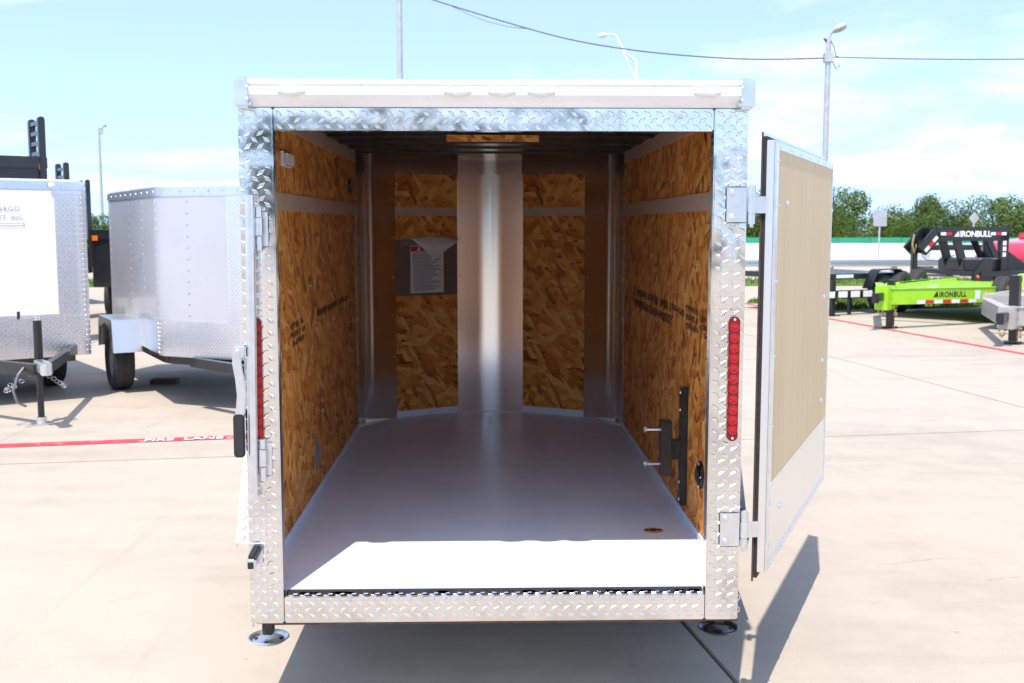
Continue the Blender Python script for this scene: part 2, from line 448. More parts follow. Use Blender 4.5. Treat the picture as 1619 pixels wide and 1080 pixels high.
def face_m(origin, ux, uy):
    """matrix taking text xy to origin + x*ux + y*uy"""
    ux = Vector(ux).normalized(); uy = Vector(uy).normalized(); n = ux.cross(uy)
    m = Matrix((ux, uy, n)).transposed().to_4x4(); m.translation = Vector(origin); return m
def round_path(pts, r, seg=6, closed=False):
    out = []; n = len(pts)
    for i, p in enumerate(pts):
        p = Vector(p)
        if not closed and i in (0, n - 1): out.append(tuple(p)); continue
        a = Vector(pts[i - 1]); b = Vector(pts[(i + 1) % n])
        rr = r[i] if isinstance(r, (list, tuple)) else r
        da = (a - p); db = (b - p); da_l, db_l = da.length, db.length; da.normalize(); db.normalize()
        d = min(rr, da_l * .49, db_l * .49)
        if d < 1e-4: out.append(tuple(p)); continue
        A, B = p + da * d, p + db * d
        for k_ in range(seg + 1):
            t = k_ / seg; out.append(tuple(A * (1 - t) ** 2 + p * 2 * t * (1 - t) + B * t * t))
    return out
def along(path, s):
    """point and tangent at distance s on xy path"""
    for i in range(len(path) - 1):
        a = Vector(path[i]); b = Vector(path[i + 1]); l = (b - a).length
        if s <= l or i == len(path) - 2:
            d = (b - a).normalized(); return a + d * s, d
        s -= l
def plen(path): return sum((Vector(path[i + 1]) - Vector(path[i])).length for i in range(len(path) - 1))

def wheel(parent, c, r, w, axis=(1, 0, 0), rimmat='rim', outer=1):
    c = Vector(c); h = w / 2
    prof = [(r * .60, -h * .80), (r * .70, -h), (r * .90, -h), (r * .975, -h * .80), (r, -h * .5), (r, -h * .18), (r * .985, -h * .15), (r * .985, -h * .05), (r, -h * .02),
            (r, h * .02), (r * .985, h * .05), (r * .985, h * .15), (r, h * .18), (r, h * .5), (r * .975, h * .80), (r * .90, h), (r * .70, h), (r * .60, h * .80)]
    t = MB().lathe(prof, c, axis, 32).build('tyre', 'tyre', parent)
    rp = [(.002, h * .55 * outer), (r * .2, h * .55 * outer), (r * .24, h * .3 * outer), (r * .5, h * .25 * outer), (r * .56, h * .7 * outer), (r * .61, h * .78 * outer), (r * .61, -h * .7 * outer), (.002, -h * .6 * outer)]
    return t, MB().lathe(rp, c, axis, 24).build('rim', rimmat, parent)

# ------------------------------------------------------------------ ground
g = MB(); g.add([(-600, -300, -.03), (600, -300, -.03), (600, 900, -.03), (-600, 900, -.03)], [(0, 1, 2, 3)])
ground = g.build('ground', 'pale_ground', kind='structure')
LOTA = R(8)
lot = bpy.data.objects.new('parking_lot', None); col.objects.link(lot); lot['kind'] = 'structure'; lot.rotation_euler = (0, 0, LOTA)
S = 4.6
slab = MB(); slab.box(.006, S - .006, .006, S - .006, -.029, 0)
slab_me = slab.build('slab', 'concrete', lot, bevel=.004)
first = True
for i in range(-5, 2):
    for j in range(-3, 4):
        x0, y0 = .872 + i * S, 4.26 + j * S - S
        if i == 1 and j == 3: pass
        if first: slab_me.location = (x0, y0, 0); first = False
        else: link('slab', slab_me.data, lot, loc=(x0, y0, 0))

def strip(name, a, b, w, mat, z=.004):
    a = Vector((*a, z)); b = Vector((*b, z)); d = (b - a).normalized(); n = Vector((-d.y, d.x, 0)) * w / 2
    return MB().add([a - n, b - n, b + n, a + n], [(0, 1, 2, 3)]).build(name, mat, kind='structure', smooth=0)
strip('fire_lane_line', (-9.5, 3.40), (.6, 5.19), .135, 'lotred')
strip('fire_lane_line', (4.86, 21.0), (7.4, 5.2), .105, 'lotred')
fl = text('fire_lane_lettering', 'FIRE  LANE', .122, 'lotwhite', None, face_m((-2.56, 4.565, .009), (1, .177, 0), (-.177, 1, 0)), ext=.001, off=.0015, spacing=.98, kind='structure')
fl.data.transform(Matrix.Identity(4))

# grass areas with blades
def grass_patch(name, poly, n, h, label):
    mb = MB(); mb.prism(poly, -.028, .012)
    xs = [p[0] for p in poly]; ys = [p[1] for p in poly]
    def inside(x, y):
        c = False
        for i in range(len(poly)):
            (x1, y1), (x2, y2) = poly[i], poly[i - 1]
            if (y1 > y) != (y2 > y) and x < (x2 - x1) * (y - y1) / (y2 - y1) + x1: c = not c
        return c
    r_ = random.Random(len(name) + n)
    for _ in range(n):
        x, y = r_.uniform(min(xs), max(xs)), r_.uniform(min(ys), max(ys))
        if not inside(x, y): continue
        a = r_.uniform(0, 6.28); w = .02; hh = h * r_.uniform(.5, 1.2)
        lx, ly = r_.uniform(-.04, .04), r_.uniform(-.04, .04)
        mb.add([(x - w * math.cos(a), y - w * math.sin(a), .01), (x + w * math.cos(a), y + w * math.sin(a), .01), (x + lx, y + ly, hh)], [(0, 1, 2)])
    o = mb.build(name, 'grass', kind='stuff', smooth=0)
    tag(o, label, 'grass')
grass_patch('grass_verge', [(6.1, 16.7), (10.5, 18.2), (13, 21.5), (8.2, 21.7), (6.3, 19.6)], 9000, .10, 'short green grass verge behind the black flatbed trailer')
grass_patch('roadside_grass', [(-12, 25.2), (30, 25.6), (32, 28.2), (-12, 28.0)], 14000, .12, 'strip of green grass under the steel guardrail')
grass_patch('grass_corner', [(5.3, 18.6), (6.0, 18.5), (6.2, 19.8), (5.6, 19.4)], 800, .08, 'tiny patch of grass seen between post and open door')
grass_patch('grass_field', [(-80, 52), (120, 52), (140, 160), (-100, 160)], 3000, .3, 'far green field under the trees beyond the barrier')

# ------------------------------------------------------------------ main cargo trailer
T = thing('cargo_trailer', 'silver cargo trailer seen into its open rear, with strand board walls and tread plate frame', 'trailer')
FW, IW = .79, .683
Z0, Z1, ZH = .318, 1.957, 1.888
WI = .775
FZ = .415
def fr(u, v, h): return (u, -h - .0005, v)
def post(s):
    xs = sorted((s * IW, s * FW))
    p = MB().box(xs[0], xs[1], 0, .055, Z0, Z1).build('frame_post', 'tread', T, bevel=.004)
    t = MB().tread(xs[0] + .003, xs[1] - .003, Z0 + .006, Z1 - .004, fr)
    t.build('tread_lugs', 'lug', p, smooth=0, kind='stuff')
    rv = MB()
    for z in (.36, 1.93): rv.dome((s * (.73 if z > 1 else .735), 0, z), (0, -1, 0), .006)
    rv.build('rivets', 'galv', p, kind='stuff')
    return p
post(-1); post(1)
h_ = MB().box(-IW + .002, IW - .002, .002, .055, ZH, Z1).build('frame_header', 'tread', T, bevel=.004)
MB().tread(-IW + .006, IW - .006, ZH + .003, Z1 - .002, lambda u, v, h: (u, .0015 - h, v)).build('tread_lugs', 'lug', h_, smooth=0, kind='stuff')
s_ = MB().box(-IW + .002, IW - .002, .002, .055, Z0, .406).build('frame_sill', 'tread', T, bevel=.004)
sl = MB().tread(-IW + .006, IW - .006, Z0 + .004, .403, lambda u, v, h: (u, .0015 - h, v))
sl.tread(-IW + .004, IW - .004, .010, .05, lambda u, v, h: (u, v, .4063 + h), pv=.03)
sl.build('tread_lugs', 'lug', s_, smooth=0, kind='stuff')
gk = MB().box(-IW + .004, IW - .004, .036, .06, .404, .4125)
for i in range(60):
    x = rnd.uniform(-IW + .01, IW - .03); gk.box(x, x + rnd.uniform(.01, .05), .030, .038, .404, .4125 + rnd.uniform(-.001, .0012))
gk.build('sill_gasket', 'blackmat', T, kind='stuff')
rb = MB().box(-FW + .05, FW - .002, .004, .05, Z0 - .006, Z0 - .001).build('frame_lower_edge', 'rust', T)

# roof cap
prof = [(.05, 1.9585), (-.012, 1.9585), (-.046, 1.984), (-.051, 1.991), (-.051, 2.013), (-.047, 2.0165), (-.047, 2.0205), (-.052, 2.024), (-.052, 2.031), (-.046, 2.037), (.0, 2.041), (.05, 2.041)]
mx = Matrix(((0, 0, 1, 0), (1, 0, 0, 0), (0, 1, 0, 0), (0, 0, 0, 1)))
cap = MB().prism(prof, -.752, .762, mx).build('roof_cap', 'cap', T, smooth=25)
for s in (-1, 1):
    a, b = sorted((s * .742 + .004, s * .793 + .004))
    cc_ = MB().box(a, b, -.056, .06, 1.951, 2.043).build('cap_corner', 'galv', T, bevel=.008)
    bl = MB()
    for z in (1.975, 2.012): bl.dome((s * .752 + .004, -.056, z), (0, -1, 0), .007, .004)
    bl.build('bolts', 'galv', cc_, kind='stuff')
for x in (-.615, -.113, .021, .141, .648):
    m = MB(); n = 20
    el = [(x + .043 * math.cos(2 * math.pi * i / n), .0155 * math.sin(2 * math.pi * i / n)) for i in range(n)]
    vs = []; fs = []
    rings = [(1, -.051), (.97, -.058), (.8, -.0635), (.45, -.0665), (.02, -.0675)]
    for sc, y in rings: vs += [(x + (q[0] - x) * sc, y, 2.0005 + q[1] * sc) for q in el]
    for i in range(len(rings) - 1):
        for j in range(n): fs.append((i * n + j, i * n + (j + 1) % n, (i + 1) * n + (j + 1) % n, (i + 1) * n + j))
    m.add(vs, fs).build('marker_light', 'clear', T)
# outer skin and interior walls
YN = 2.9
NOSE = [(-.775, YN), (-.582, 3.225), (-.197, 3.432), (.197, 3.432), (.582, 3.225), (.775, YN)]
for s, om in ((-1, 'osb_l'), (1, 'osb_r')):
    MB().box(*sorted((s * .7885, s * .7995)), .056, YN, Z0 + .02, 2.03).build('side_skin', 'skin_silver', T, bevel=.002)
    MB().box(*sorted((s * WI, s * .788)), .056, YN, FZ + .0, 2.017).build('wall_panel', om, T)
    bm_ = MB().box(*sorted((s * (WI - .004), s * WI)), .058, YN - .002, 1.650, 1.716).build('wall_strip', 'bow', T, bevel=.001)
    tp = MB().box(*sorted((s * (WI - .005), s * WI)), .058, YN - .002, 1.952, 2.017).build('top_strip', 'bow', T, bevel=.001)
    MB().box(*sorted((s * (WI - .005), s * WI)), .058, YN - .004, FZ, FZ + .028).build('floor_kick', 'floor', T, bevel=.001)
    rv = MB()
    for i in range(9): rv.dome((s * (WI - .005), .35 + i * .3, 1.985 if i % 2 else 1.965), (-s, 0, 0), .004)
    rv.build('screws', 'galv', tp, kind='stuff')
# floor
MB().prism([(-WI, .055), (WI, .055), (WI, YN), (.582, 3.225), (.197, 3.432), (-.197, 3.432), (-.582, 3.225), (-WI, YN)], FZ - .03, FZ).build('floor', 'floor', T)
# front nose: three aluminium sheets, two strand boards
def bez(a, c, b, n=10):
    a, c, b = Vector(a), Vector(c), Vector(b)
    return [tuple(a * (1 - t) ** 2 + c * 2 * t * (1 - t) + b * t * t) for t in [i / n for i in range(n + 1)]]
cornL = round_path([(-.772, YN - .02), (-.758, 3.09), (-.575, 3.222)], .11, 12)
cornR = [(-x, y) for x, y in reversed(cornL)]
ctr = round_path([(-.205, 3.424), (0, 3.462), (.205, 3.424)], .085, 16)
shs = []
for nm, pth in (('corner_sheet', cornL), ('nose_sheet', ctr), ('corner_sheet', cornR)):
    o = MB().sheet(pth, FZ, 2.017, .004).build(nm, 'alu_in', T, smooth=60); shs.append(o)
    rv = MB()
    for e in (.02, plen(pth) - .018):
        for z in (.55, .80, 1.05, 1.28, 1.52, 1.75, 1.86):
            p, d = along(pth, e); rv.dome((p.x + d.y * .0, p.y, z), (d.y, -d.x, 0), .0045)
    rv.build('screws', 'galv', o, kind='stuff')
for s in (-1, 1):
    if s < 0: A, B = Vector((-.583, 3.228)), Vector((-.194, 3.436))
    else: A, B = Vector((.194, 3.436)), Vector((.583, 3.228))
    d = B - A; ang = math.atan2(d.y, d.x); L = d.length
    o = MB().box(0, L, 0, .012, FZ, 2.0).build('front_panel', 'osb_f', T, loc=(A.x, A.y, 0), rot=ang)
    MB().box(0.002, L - .002, -.004, 0, 1.653, 1.705).build('front_strip', 'bow', o, bevel=.001)
    ts = MB().box(-.02, L + .02, -.007, -.001, 1.905, 2.017).build('top_sheet', 'alu_in', o)
    MB().box(.002, L - .002, -.005, 0, FZ, FZ + .04).build('front_kick', 'floor', o)
    rv = MB()
    for i in range(5): rv.dome((.03 + i * .095, -.007, 1.917), (0, -1, 0), .004)
    rv.build('screws', 'galv', ts, kind='stuff')
    if s < 0: FPL = o
# upper aluminium band across the nose centre and corners
band = round_path([(-.20, 3.416), (0, 3.454), (.20, 3.416)], .06, 12)
MB().sheet(band, 1.905, 2.017, .003).build('nose_band', 'alu_in', T, smooth=60)
# exterior nose skin
no = round_path([(-.7995, YN), (-.7995, 3.13), (-.62, 3.33), (0, 3.68), (.62, 3.33), (.7995, 3.13), (.7995, YN)], .14, 6)
MB().sheet(no, Z0 + .02, 2.03, -.008).build('nose_skin', 'skin_silver', T, smooth=60)
MB().prism([(-.7995, .05)] + no + [(.7995, .05)], 2.031, 2.042).build('roof', 'cap', T)
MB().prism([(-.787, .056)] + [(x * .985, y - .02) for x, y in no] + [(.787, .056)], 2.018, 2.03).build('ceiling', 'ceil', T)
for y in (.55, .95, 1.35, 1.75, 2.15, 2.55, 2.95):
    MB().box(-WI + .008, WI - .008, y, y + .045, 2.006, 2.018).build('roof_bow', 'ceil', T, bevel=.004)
MB().box(-.205, .215, 1.598, 1.612, 1.974, 2.004).build('vent_backing', 'osb_f', T)
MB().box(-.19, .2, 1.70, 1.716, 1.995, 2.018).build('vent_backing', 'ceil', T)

# tail lights
for s in (-1, 1):
    x = .757 if s > 0 else -.749
    n = 24; ol = []
    for i in range(n):
        a = 2 * math.pi * i / n; ol.append((.018 * math.cos(a), (.182 if math.sin(a) >= 0 else -.182) + .018 * math.sin(a)))
    m4 = Matrix(((1, 0, 0, x), (0, 0, -1, -.0005), (0, 1, 0, 1.111), (0, 0, 0, 1)))
    t = MB().prism(ol, -.004, .011, m4).build('tail_light', 'red_dark', T, bevel=.003)
    me = None
    for i in range(11):
        z = 1.111 - .165 + i * .033
        if me is None:
            o = MB().lathe([(.0155, 0), (.0150, .0022), (.0125, .0030), (.0105, .0018), (.006, .0036), (.0005, .0042)], (0, 0, 0), (0, -1, 0), 16).build('lens', 'red_lens', t, loc=(x, -.0115, z)); me = o.data
        else: link('lens', me, t, loc=(x, -.0115, z))
    bl = MB()
    for z in (1.111 - .19, 1.111 + .19): bl.dome((x, -.0115, z), (0, -1, 0), .005, .003)
    bl.build('screws', 'galv', t, kind='stuff')

# strap hinges on the right post
for zc in (1.661, .620):
    hb = MB().box(.722, .790, -.007, -.001, zc - .057, zc + .057)
    hg = hb.build('hinge', 'galv', T, bevel=.004)
    for a_, b_ in ((-.06, -.028), (.028, .06)): MB().cyl((.803, -.008, zc + a_), (.803, -.008, zc + b_), .0115).build('knuckle', 'galv', hg)
    MB().cyl((.803, -.008, zc - .027), (.803, -.008, zc + .027), .0125).bar((.808, -.004, zc), (.852, .004, zc), .012, .052).build('strap', 'galv', hg, bevel=.002)
    MB().cyl((.803, -.008, zc - .07), (.803, -.008, zc + .064), .006).build('pin', 'galv', hg)
    bl = MB()
    for dz in (-.038, .038): bl.dome((.742, -.007, zc + dz), (0, -1, 0), .011, .007, 12)
    bl.build('bolts', 'galv', hg, kind='stuff')

# lock bar and handle on the left post
lb = MB().cyl((-.7515, -.030, 1.690), (-.7645, -.030, .738), .0155, 20).build('lock_bar', 'galv', T)
for zc, x in ((1.585, -.727), (.860, -.733)):
    br = MB().box(x - .02, x + .026, -.006, -.001, zc - .055, zc + .055).build('bar_bracket', 'galv', T, bevel=.003)
    for a_, b_, r_ in ((-.065, -.022, .010), (-.018, .035, .0135), (.037, .068, .011)): MB().cyl((x, -.022, zc + a_), (x, -.022, zc + b_), r_).build('knuckle', 'galv', br)
    MB().box(x - .012, x + .004, -.020, -.004, zc - .02, zc + .03).build('knuckle_plate', 'galv', br)
hp = [(-.800, 1.205), (-.801, 1.17), (-.793, 1.12), (-.789, 1.07), (-.793, 1.03), (-.798, 1.005), (-.799, .99)]
hd = MB(); w = .014
vs = []
for x, z in hp:
    vs += [(x - w, -.052, z), (x + w, -.052, z), (x + w, -.044, z), (x - w, -.044, z)]
fs = [(0, 1, 2, 3), (len(vs) - 4, len(vs) - 1, len(vs) - 2, len(vs) - 3)]
for i in range(len(hp) - 1):
    for j in range(4): fs.append((i * 4 + j, i * 4 + (j + 1) % 4, i * 4 + 4 + (j + 1) % 4, i * 4 + 4 + j))
hdl = hd.add(vs, fs).build('lock_handle', 'galv', T, bevel=.002)
gp = round_path([(-.816, .876), (-.816, 1.012), (-.782, 1.012), (-.782, .876)], .012, 5, True)
MB().prism(gp, -.040, -.058, Matrix(((1, 0, 0, 0), (0, 0, 1, 0), (0, 1, 0, 0), (0, 0, 0, 1)))).build('grip', 'blackmat', hdl, bevel=.004)
MB().box(-.816, -.772, -.056, -.018, 1.190, 1.228).build('clamp', 'galv', hdl, bevel=.005)
MB().dome((-.797, -.056, 1.209), (0, -1, 0), .010, .006, 12).build('clamp_bolt', 'galv', hdl)
# hold-back latch low on the left post
lt = MB().box(-.784, -.744, -.010, -.001, .515, .590).build('door_holdback', 'galv', T, bevel=.004)
MB().bar((-.757, -.012, .578), (-.773, -.040, .545), .026, .020).build('arm', 'black', lt, bevel=.003)
MB().box(-.788, -.760, -.052, -.020, .515, .548).build('catch', 'galv', lt, bevel=.004)
MB().box(-.783, -.765, -.0535, -.050, .517, .538).build('catch_pad', 'blackmat', lt)

# hinge-side door, swung far round to the right
DA = math.atan2(1.30, .595)
D = MB().box(0.0, 1.432, 0, .006, .446, 1.888).build('door', 'galv', T, loc=(.838, .003, 0), rot=DA)
MB().box(.006, 1.424, -.010, -.001, .456, 1.874).build('door_gasket', 'blackmat', D)
MB().box(-.002, .0, .0, .006, .446, 1.886).build('door_edge_seal', 'rust', D)
DF = -.034
core = MB().box(.004, 1.420, DF, -.0105, .476, 1.862).build('door_core', 'alu', D, bevel=.002)
MB().box(.052, 1.398, DF - .004, DF - .0005, .764, 1.835).build('door_panel', 'luan', D)
MB().box(.052, 1.398, DF - .0045, DF - .0005, .505, .763).build('door_kick_plate', 'alu', D)
fs_ = [(.006, .053, .478, 1.860), (1.397, 1.419, .478, 1.860), (.053, 1.397, 1.834, 1.860), (.053, 1.397, .478, .506)]
for a, b, c, d in fs_: MB().box(a, b, DF - .007, DF - .0008, c, d).build('door_trim', 'galv', D, bevel=.0015)
rv = MB()
for i in range(7):
    x = .08 + i * .215
    rv.dome((x, DF - .007, 1.847), (0, -1, 0), .008, .005); rv.dome((x, DF - .007, .492), (0, -1, 0), .008, .005); rv.dome((x, DF - .0045, .752), (0, -1, 0), .007, .004)
for z in (.56, .70, .95, 1.18, 1.42, 1.66, 1.80):
    rv.dome((.045, DF - .007, z), (0, -1, 0), .007, .005); rv.dome((1.408, DF - .007, z), (0, -1, 0), .008, .005)
for x, z in ((.24, 1.67), (.24, .645), (1.24, 1.30), (1.24, 1.03), (1.24, .86)): rv.dome((x, DF - .0045, z), (0, -1, 0), .012, .007)
rv.build('rivets', 'galv', D, kind='stuff')

# things fixed on the walls inside
wl = MB().box(-WI, -WI + .012, .60, .80, 1.808, 1.872).build('wall_lamp', 'white', T, bevel=.006)
MB().box(-WI + .0125, -WI + .024, .625, .775, 1.815, 1.865).build('lamp_lens', 'paper', wl, bevel=.008)
def ov(cx, cy, cz, ry, rz_, s, n=20):
    return [((cy + ry * math.cos(2 * math.pi * i / n)), (cz + rz_ * math.sin(2 * math.pi * i / n))) for i in range(n)]
MYZ = lambda x: Matrix(((0, 0, 1, x), (1, 0, 0, 0), (0, 1, 0, 0), (0, 0, 0, 1)))
MB().prism(ov(0, 2.65, 1.812, .075, .045, 1), 0, .010, MYZ(-WI)).build('side_vent', 'black', T, bevel=.003)
vt = MB().prism(ov(0, .555, .670, .055, .052, 1), -.012, 0, MYZ(WI)).build('tie_down_plate', 'black', T, bevel=.004)
MB().prism(ov(0, .555, .672, .033, .030, 1), -.020, -.013, MYZ(WI)).build('tie_down_ring', 'blackmat', vt, bevel=.003)
sc = MB()
for dy_, dz_ in ((-.04, 0), (.04, 0), (0, .043), (0, -.043)): sc.dome((WI - .012, .555 + dy_, .67 + dz_), (-1, 0, 0), .005)
sc.build('screws', 'galv', vt, kind='stuff')
dm = [(1.33 + a, .60 + b) for a, b in ((-.085, 0), (-.02, .075), (.02, .075), (.085, 0), (.02, -.075), (-.02, -.075))]
sp_ = MB().prism(dm, 0, .004, MYZ(-WI)).build('steel_patch', 'galv', T)
# spare wheel mount on the right wall
sm = MB().box(WI - .028, WI, .838, .888, .478, .955).build('spare_wheel_mount', 'black', T, bevel=.004)
MB().box(.706, WI - .028, .845, .885, .665, .745).build('mount_arm', 'black', sm, bevel=.003)
MB().box(.668, .712, .830, .895, .600, .822).build('mount_post', 'black', sm, bevel=.004)
for z in (.645, .785):
    b_ = MB().cyl((.668, .862, z), (.612, .862, z), .0052, 10).build('mount_bolt', 'galv', sm)
    MB().cyl((.612, .862, z), (.602, .862, z), .0115, 6).build('bolt_head', 'galv', b_)
sc = MB()
for z in (.50, .57, .72, .865, .935): sc.dome((WI - .028, .863, z), (-1, 0, 0), .007, .005, 8)
sc.build('screws', 'galv', sm, kind='stuff')
# floor tie-down
fr_ = MB().cyl((.62, .70, FZ), (.62, .70, FZ + .003), .038, 20).build('floor_ring', 'tan', T)
MB().cyl((.62, .70, FZ + .003), (.62, .70, FZ + .006), .016, 12).cyl((.645, .70, FZ + .003), (.645, .70, FZ + .006), .008, 8).cyl((.595, .70, FZ + .003), (.595, .70, FZ + .006), .008, 8).build('ring_holes', 'rust', fr_)

# ink stamps on the boards: rows of letter-like strokes too worn to read
def stamp(s, y0, y1, z0, z1, rows, h, seed):
    r_ = random.Random(seed); mb = MB(); x = s * (WI - .0008)
    for row in range(rows):
        y = y0; dirn = 1 if y1 > y0 else -1
        while (y1 - y) * dirn > 0:
            w = r_.uniform(.018, .034); t = (y - y0) / (y1 - y0); zb = z0 + (z1 - z0) * t - row * h * 1.35
            if r_.random() > .06:
                for _ in range(4):
                    a = r_.choice((0, 1, 2)); th = h * .28
                    if a == 0: ya, yb, za, zb2 = y, y + w * .3 * dirn, zb, zb + h
                    elif a == 1: q = r_.uniform(0, h - th); ya, yb, za, zb2 = y, y + w * dirn, zb + q, zb + q + th
                    else: ya, yb, za, zb2 = y + w * .65 * dirn, y + w * dirn, zb + h * r_.uniform(0, .4), zb + h
                    xo = x - s * r_.uniform(0, .0004)
                    mb.add([(xo, ya, za), (xo, yb, za), (xo, yb, zb2), (xo, ya, zb2)], [(0, 1, 2, 3)])
            y += (w + .009) * dirn
    return mb
a = stamp(1, 2.46, 1.28, 1.222, 1.222, 2, .042, 3)
b = stamp(1, 1.26, .98, 1.235, 1.225, 1, .030, 5); a.v, a.f = a.v + b.v, a.f + [tuple(i + len(a.v) for i in f) for f in b.f]
b = stamp(1, .92, .68, 1.255, 1.255, 3, .026, 6); a.v, a.f = a.v + b.v, a.f + [tuple(i + len(a.v) for i in f) for f in b.f]
b = stamp(1, .60, .40, 1.240, 1.240, 3, .022, 9); a.v, a.f = a.v + b.v, a.f + [tuple(i + len(a.v) for i in f) for f in b.f]
a.build('ink_stamp', 'ink', T, smooth=0, kind='stuff')
a = stamp(-1, .74, 1.05, 1.195, 1.20, 3, .026, 12)
b = stamp(-1, 1.4, 2.5, 1.19, 1.19, 1, .034, 14); a.v, a.f = a.v + b.v, a.f + [tuple(i + len(a.v) for i in f) for f in b.f]
a.build('ink_stamp', 'ink', T, smooth=0, kind='stuff')

# metal plate with warning label and a turned-over paper on the front left board
pl = MB().box(.006, .425, -.003, -.0005, 1.165, 1.508).build('label_plate', 'plate', FPL)
MB().box(.045, .26, -.004, -.0031, 1.468, 1.497).build('dark_decal', 'print', FPL)
lab = MB().box(.105, .330, -.0045, -.0031, 1.180, 1.470).build('warning_label', 'paper', FPL)
MB().box(.108, .327, -.0055, -.0046, 1.436, 1.466).build('red_header', 'redprint', FPL)
tr = MB(); tr.add([(.146, -.0060, 1.440), (.180, -.0060, 1.440), (.163, -.0060, 1.464)], [(0, 1, 2)]).build('warning_triangle', 'paper', FPL, smooth=0)
tx = MB(); z = 1.425
while z > 1.19:
    x = .118 + (.008 if z < 1.36 else 0)
    x1 = rnd.uniform(.24, .318)
    tx.add([(x, -.0050, z), (x1, -.0050, z), (x1, -.0050, z + .0038), (x, -.0050, z + .0038)], [(0, 1, 2, 3)]); z -= .0088
tx.build('small_print', 'print', FPL, smooth=0, kind='stuff')
nf = 10; vs = []; fs = []
for i in range(nf + 1):
    t = i / nf
    for j in range(nf + 1):
        q = j / nf
        zt = 1.520 - .004 * t
        tip = (t - .50)
        zb = 1.520 - .135 * max(0.0, 1 - abs(tip) / .52) - .03 * t
        xx = .085 + t * .34 + q * (.03 if t < .5 else -.01)
        vs.append((xx, -.010 - .028 * math.sin(math.pi * min(1, q * 1.1)) * (.4 + .6 * t) - .004 * math.sin(t * 9), zt + (zb - zt) * q + .004 * math.sin(q * 5 + t * 4)))
for i in range(nf):
    for j in range(nf): a_ = i * (nf + 1) + j; fs.append((a_, a_ + 1, a_ + nf + 2, a_ + nf + 1))
MB().add(vs, fs).build('turned_paper', 'paper', FPL, smooth=80)

# stabiliser jacks hanging under the rear corners
for s in (-1, 1):
    cx = -.757 if s < 0 else .752; zp = .222 if s < 0 else .243; y = .115
    jk = MB().box(cx - .018, cx + .018, y - .018, y + .018, zp + .02, Z0 + .06).build('stabiliser_jack', 'black', T, bevel=.003)
    MB().box(cx - .024, cx + .024, y - .024, y + .024, zp + .062, Z0 + .08).build('jack_sleeve', 'black', jk, bevel=.003)
    MB().lathe([(.001, .004), (.030, .004), (.052, .001), (.060, .009), (.066, .011), (.069, .008), (.062, .002), (.052, -.005), (.001, -.003)], (cx, y, zp), (0, 0, 1), 32).build('jack_foot', 'galv' if s < 0 else 'black', jk)
    ho = MB()
    for ax, ay in ((.042, .0), (-.042, .0), (0, -.042)): ho.cyl((cx + ax, y + ay, zp + .0035), (cx + ax, y + ay, zp + .0055), .007, 8)
    ho.build('foot_holes', 'blackmat', jk, kind='stuff')
    MB().cyl((cx - .055, y - .002, zp + .085), (cx + .045, y - .002, zp + .085), .004, 8).cyl((cx - .05, y - .002, zp + .085), (cx - .05, y - .002, zp + .045), .003, 6).build('jack_pin', 'galv', jk)
    MB().dome((cx, y - .024, zp + .08), (0, -1, 0), .005).build('jack_bolt', 'gold', jk)
# little wire loops on the right lower corner
lp = MB()
for z in (.385, .345): lp.tube([(.79 + .010 * math.sin(a_) , .02, z + .010 * math.cos(a_)) for a_ in [i * .524 for i in range(13)]], .0018, 6)
lp.build('wire_loop', 'galv', T)

# chassis, wheels, fenders, tongue
for s in (-1, 1):
    MB().box(*sorted((s * .70, s * .62)), .06, 3.0, Z0 - .02, FZ - .03).build('frame_rail', 'black', T)
    t, r_ = wheel(T, (s * .888, 1.22, .325), .325, .165, (1, 0, 0), outer=s)
    yf = [(.70, .375), (.90, .705), (.96, .735), (1.48, .735), (1.54, .705), (1.74, .375)]
    f_ = MB()
    pth = [(y, z) for y, z in yf]
    m4 = Matrix(((0, 0, 1, 0), (1, 0, 0, 0), (0, 1, 0, 0), (0, 0, 0, 1)))
    f_.sheet(pth, *sorted((s * .80, s * .995)), .006)
    f_.v = [tuple(m4 @ Vector(p)) for p in f_.v]
    fd = f_.build('fender', 'tread', T, bevel=.001)
    fl_ = MB()
    for (ya, za), (yb, zb) in zip(pth[:-1], pth[1:]):
        ln = math.hypot(yb - ya, zb - za); uy, uz = (yb - ya) / ln, (zb - za) / ln
        if ln < .1: continue
        fl_.tread(.81, .985, .01, ln - .01, lambda u, v, h, ya=ya, za=za, uy=uy, uz=uz: (s * u, ya + uy * v - uz * (.0065 + h), za + uz * v + uy * (.0065 + h)))
    fl_.build('tread_lugs', 'lug', fd, smooth=0, kind='stuff')
    MB().prism([(y, z) for y, z in yf] + [(1.74, .36), (1.56, .66), (1.48, .70), (.96, .70), (.88, .66), (.70, .36)], s * .990, s * .996, m4).build('fender_lip', 'alu', T)
MB().cyl((-.72, 1.22, .30), (.72, 1.22, .30), .03, 12).build('axle', 'black', T)
for y in (.5, 1.0, 1.5, 2.0, 2.5): MB().box(-.62, .62, y, y + .05, Z0, FZ - .032).build('cross_member', 'black', T)
MB().bar((-.6, 3.2, .36), (0, 4.25, .40), .06, .09).bar((.6, 3.2, .36), (0, 4.25, .40), .06, .09).build('tongue', 'black', T)
MB().box(-.05, .05, 4.2, 4.45, .36, .46).build('coupler', 'galv', T, bevel=.01)
MB().cyl((0, 4.02, .02), (0, 4.02, .95), .03, 12).cyl((0, 4.02, 0), (0, 4.02, .02), .08, 16).build('tongue_jack', 'black', T)

# ------------------------------------------------------------------ other enclosed trailers
def tread_on_path(mb, path, s0, s1, z0, z1, out, **kw):
    def fn(u, v, h):
        p, d = along(path, u); q = p + Vector((d.y, -d.x)) * out * (h + .0008); return (q.x, q.y, v)
    mb.tread(s0, s1, z0, z1, fn, **kw)

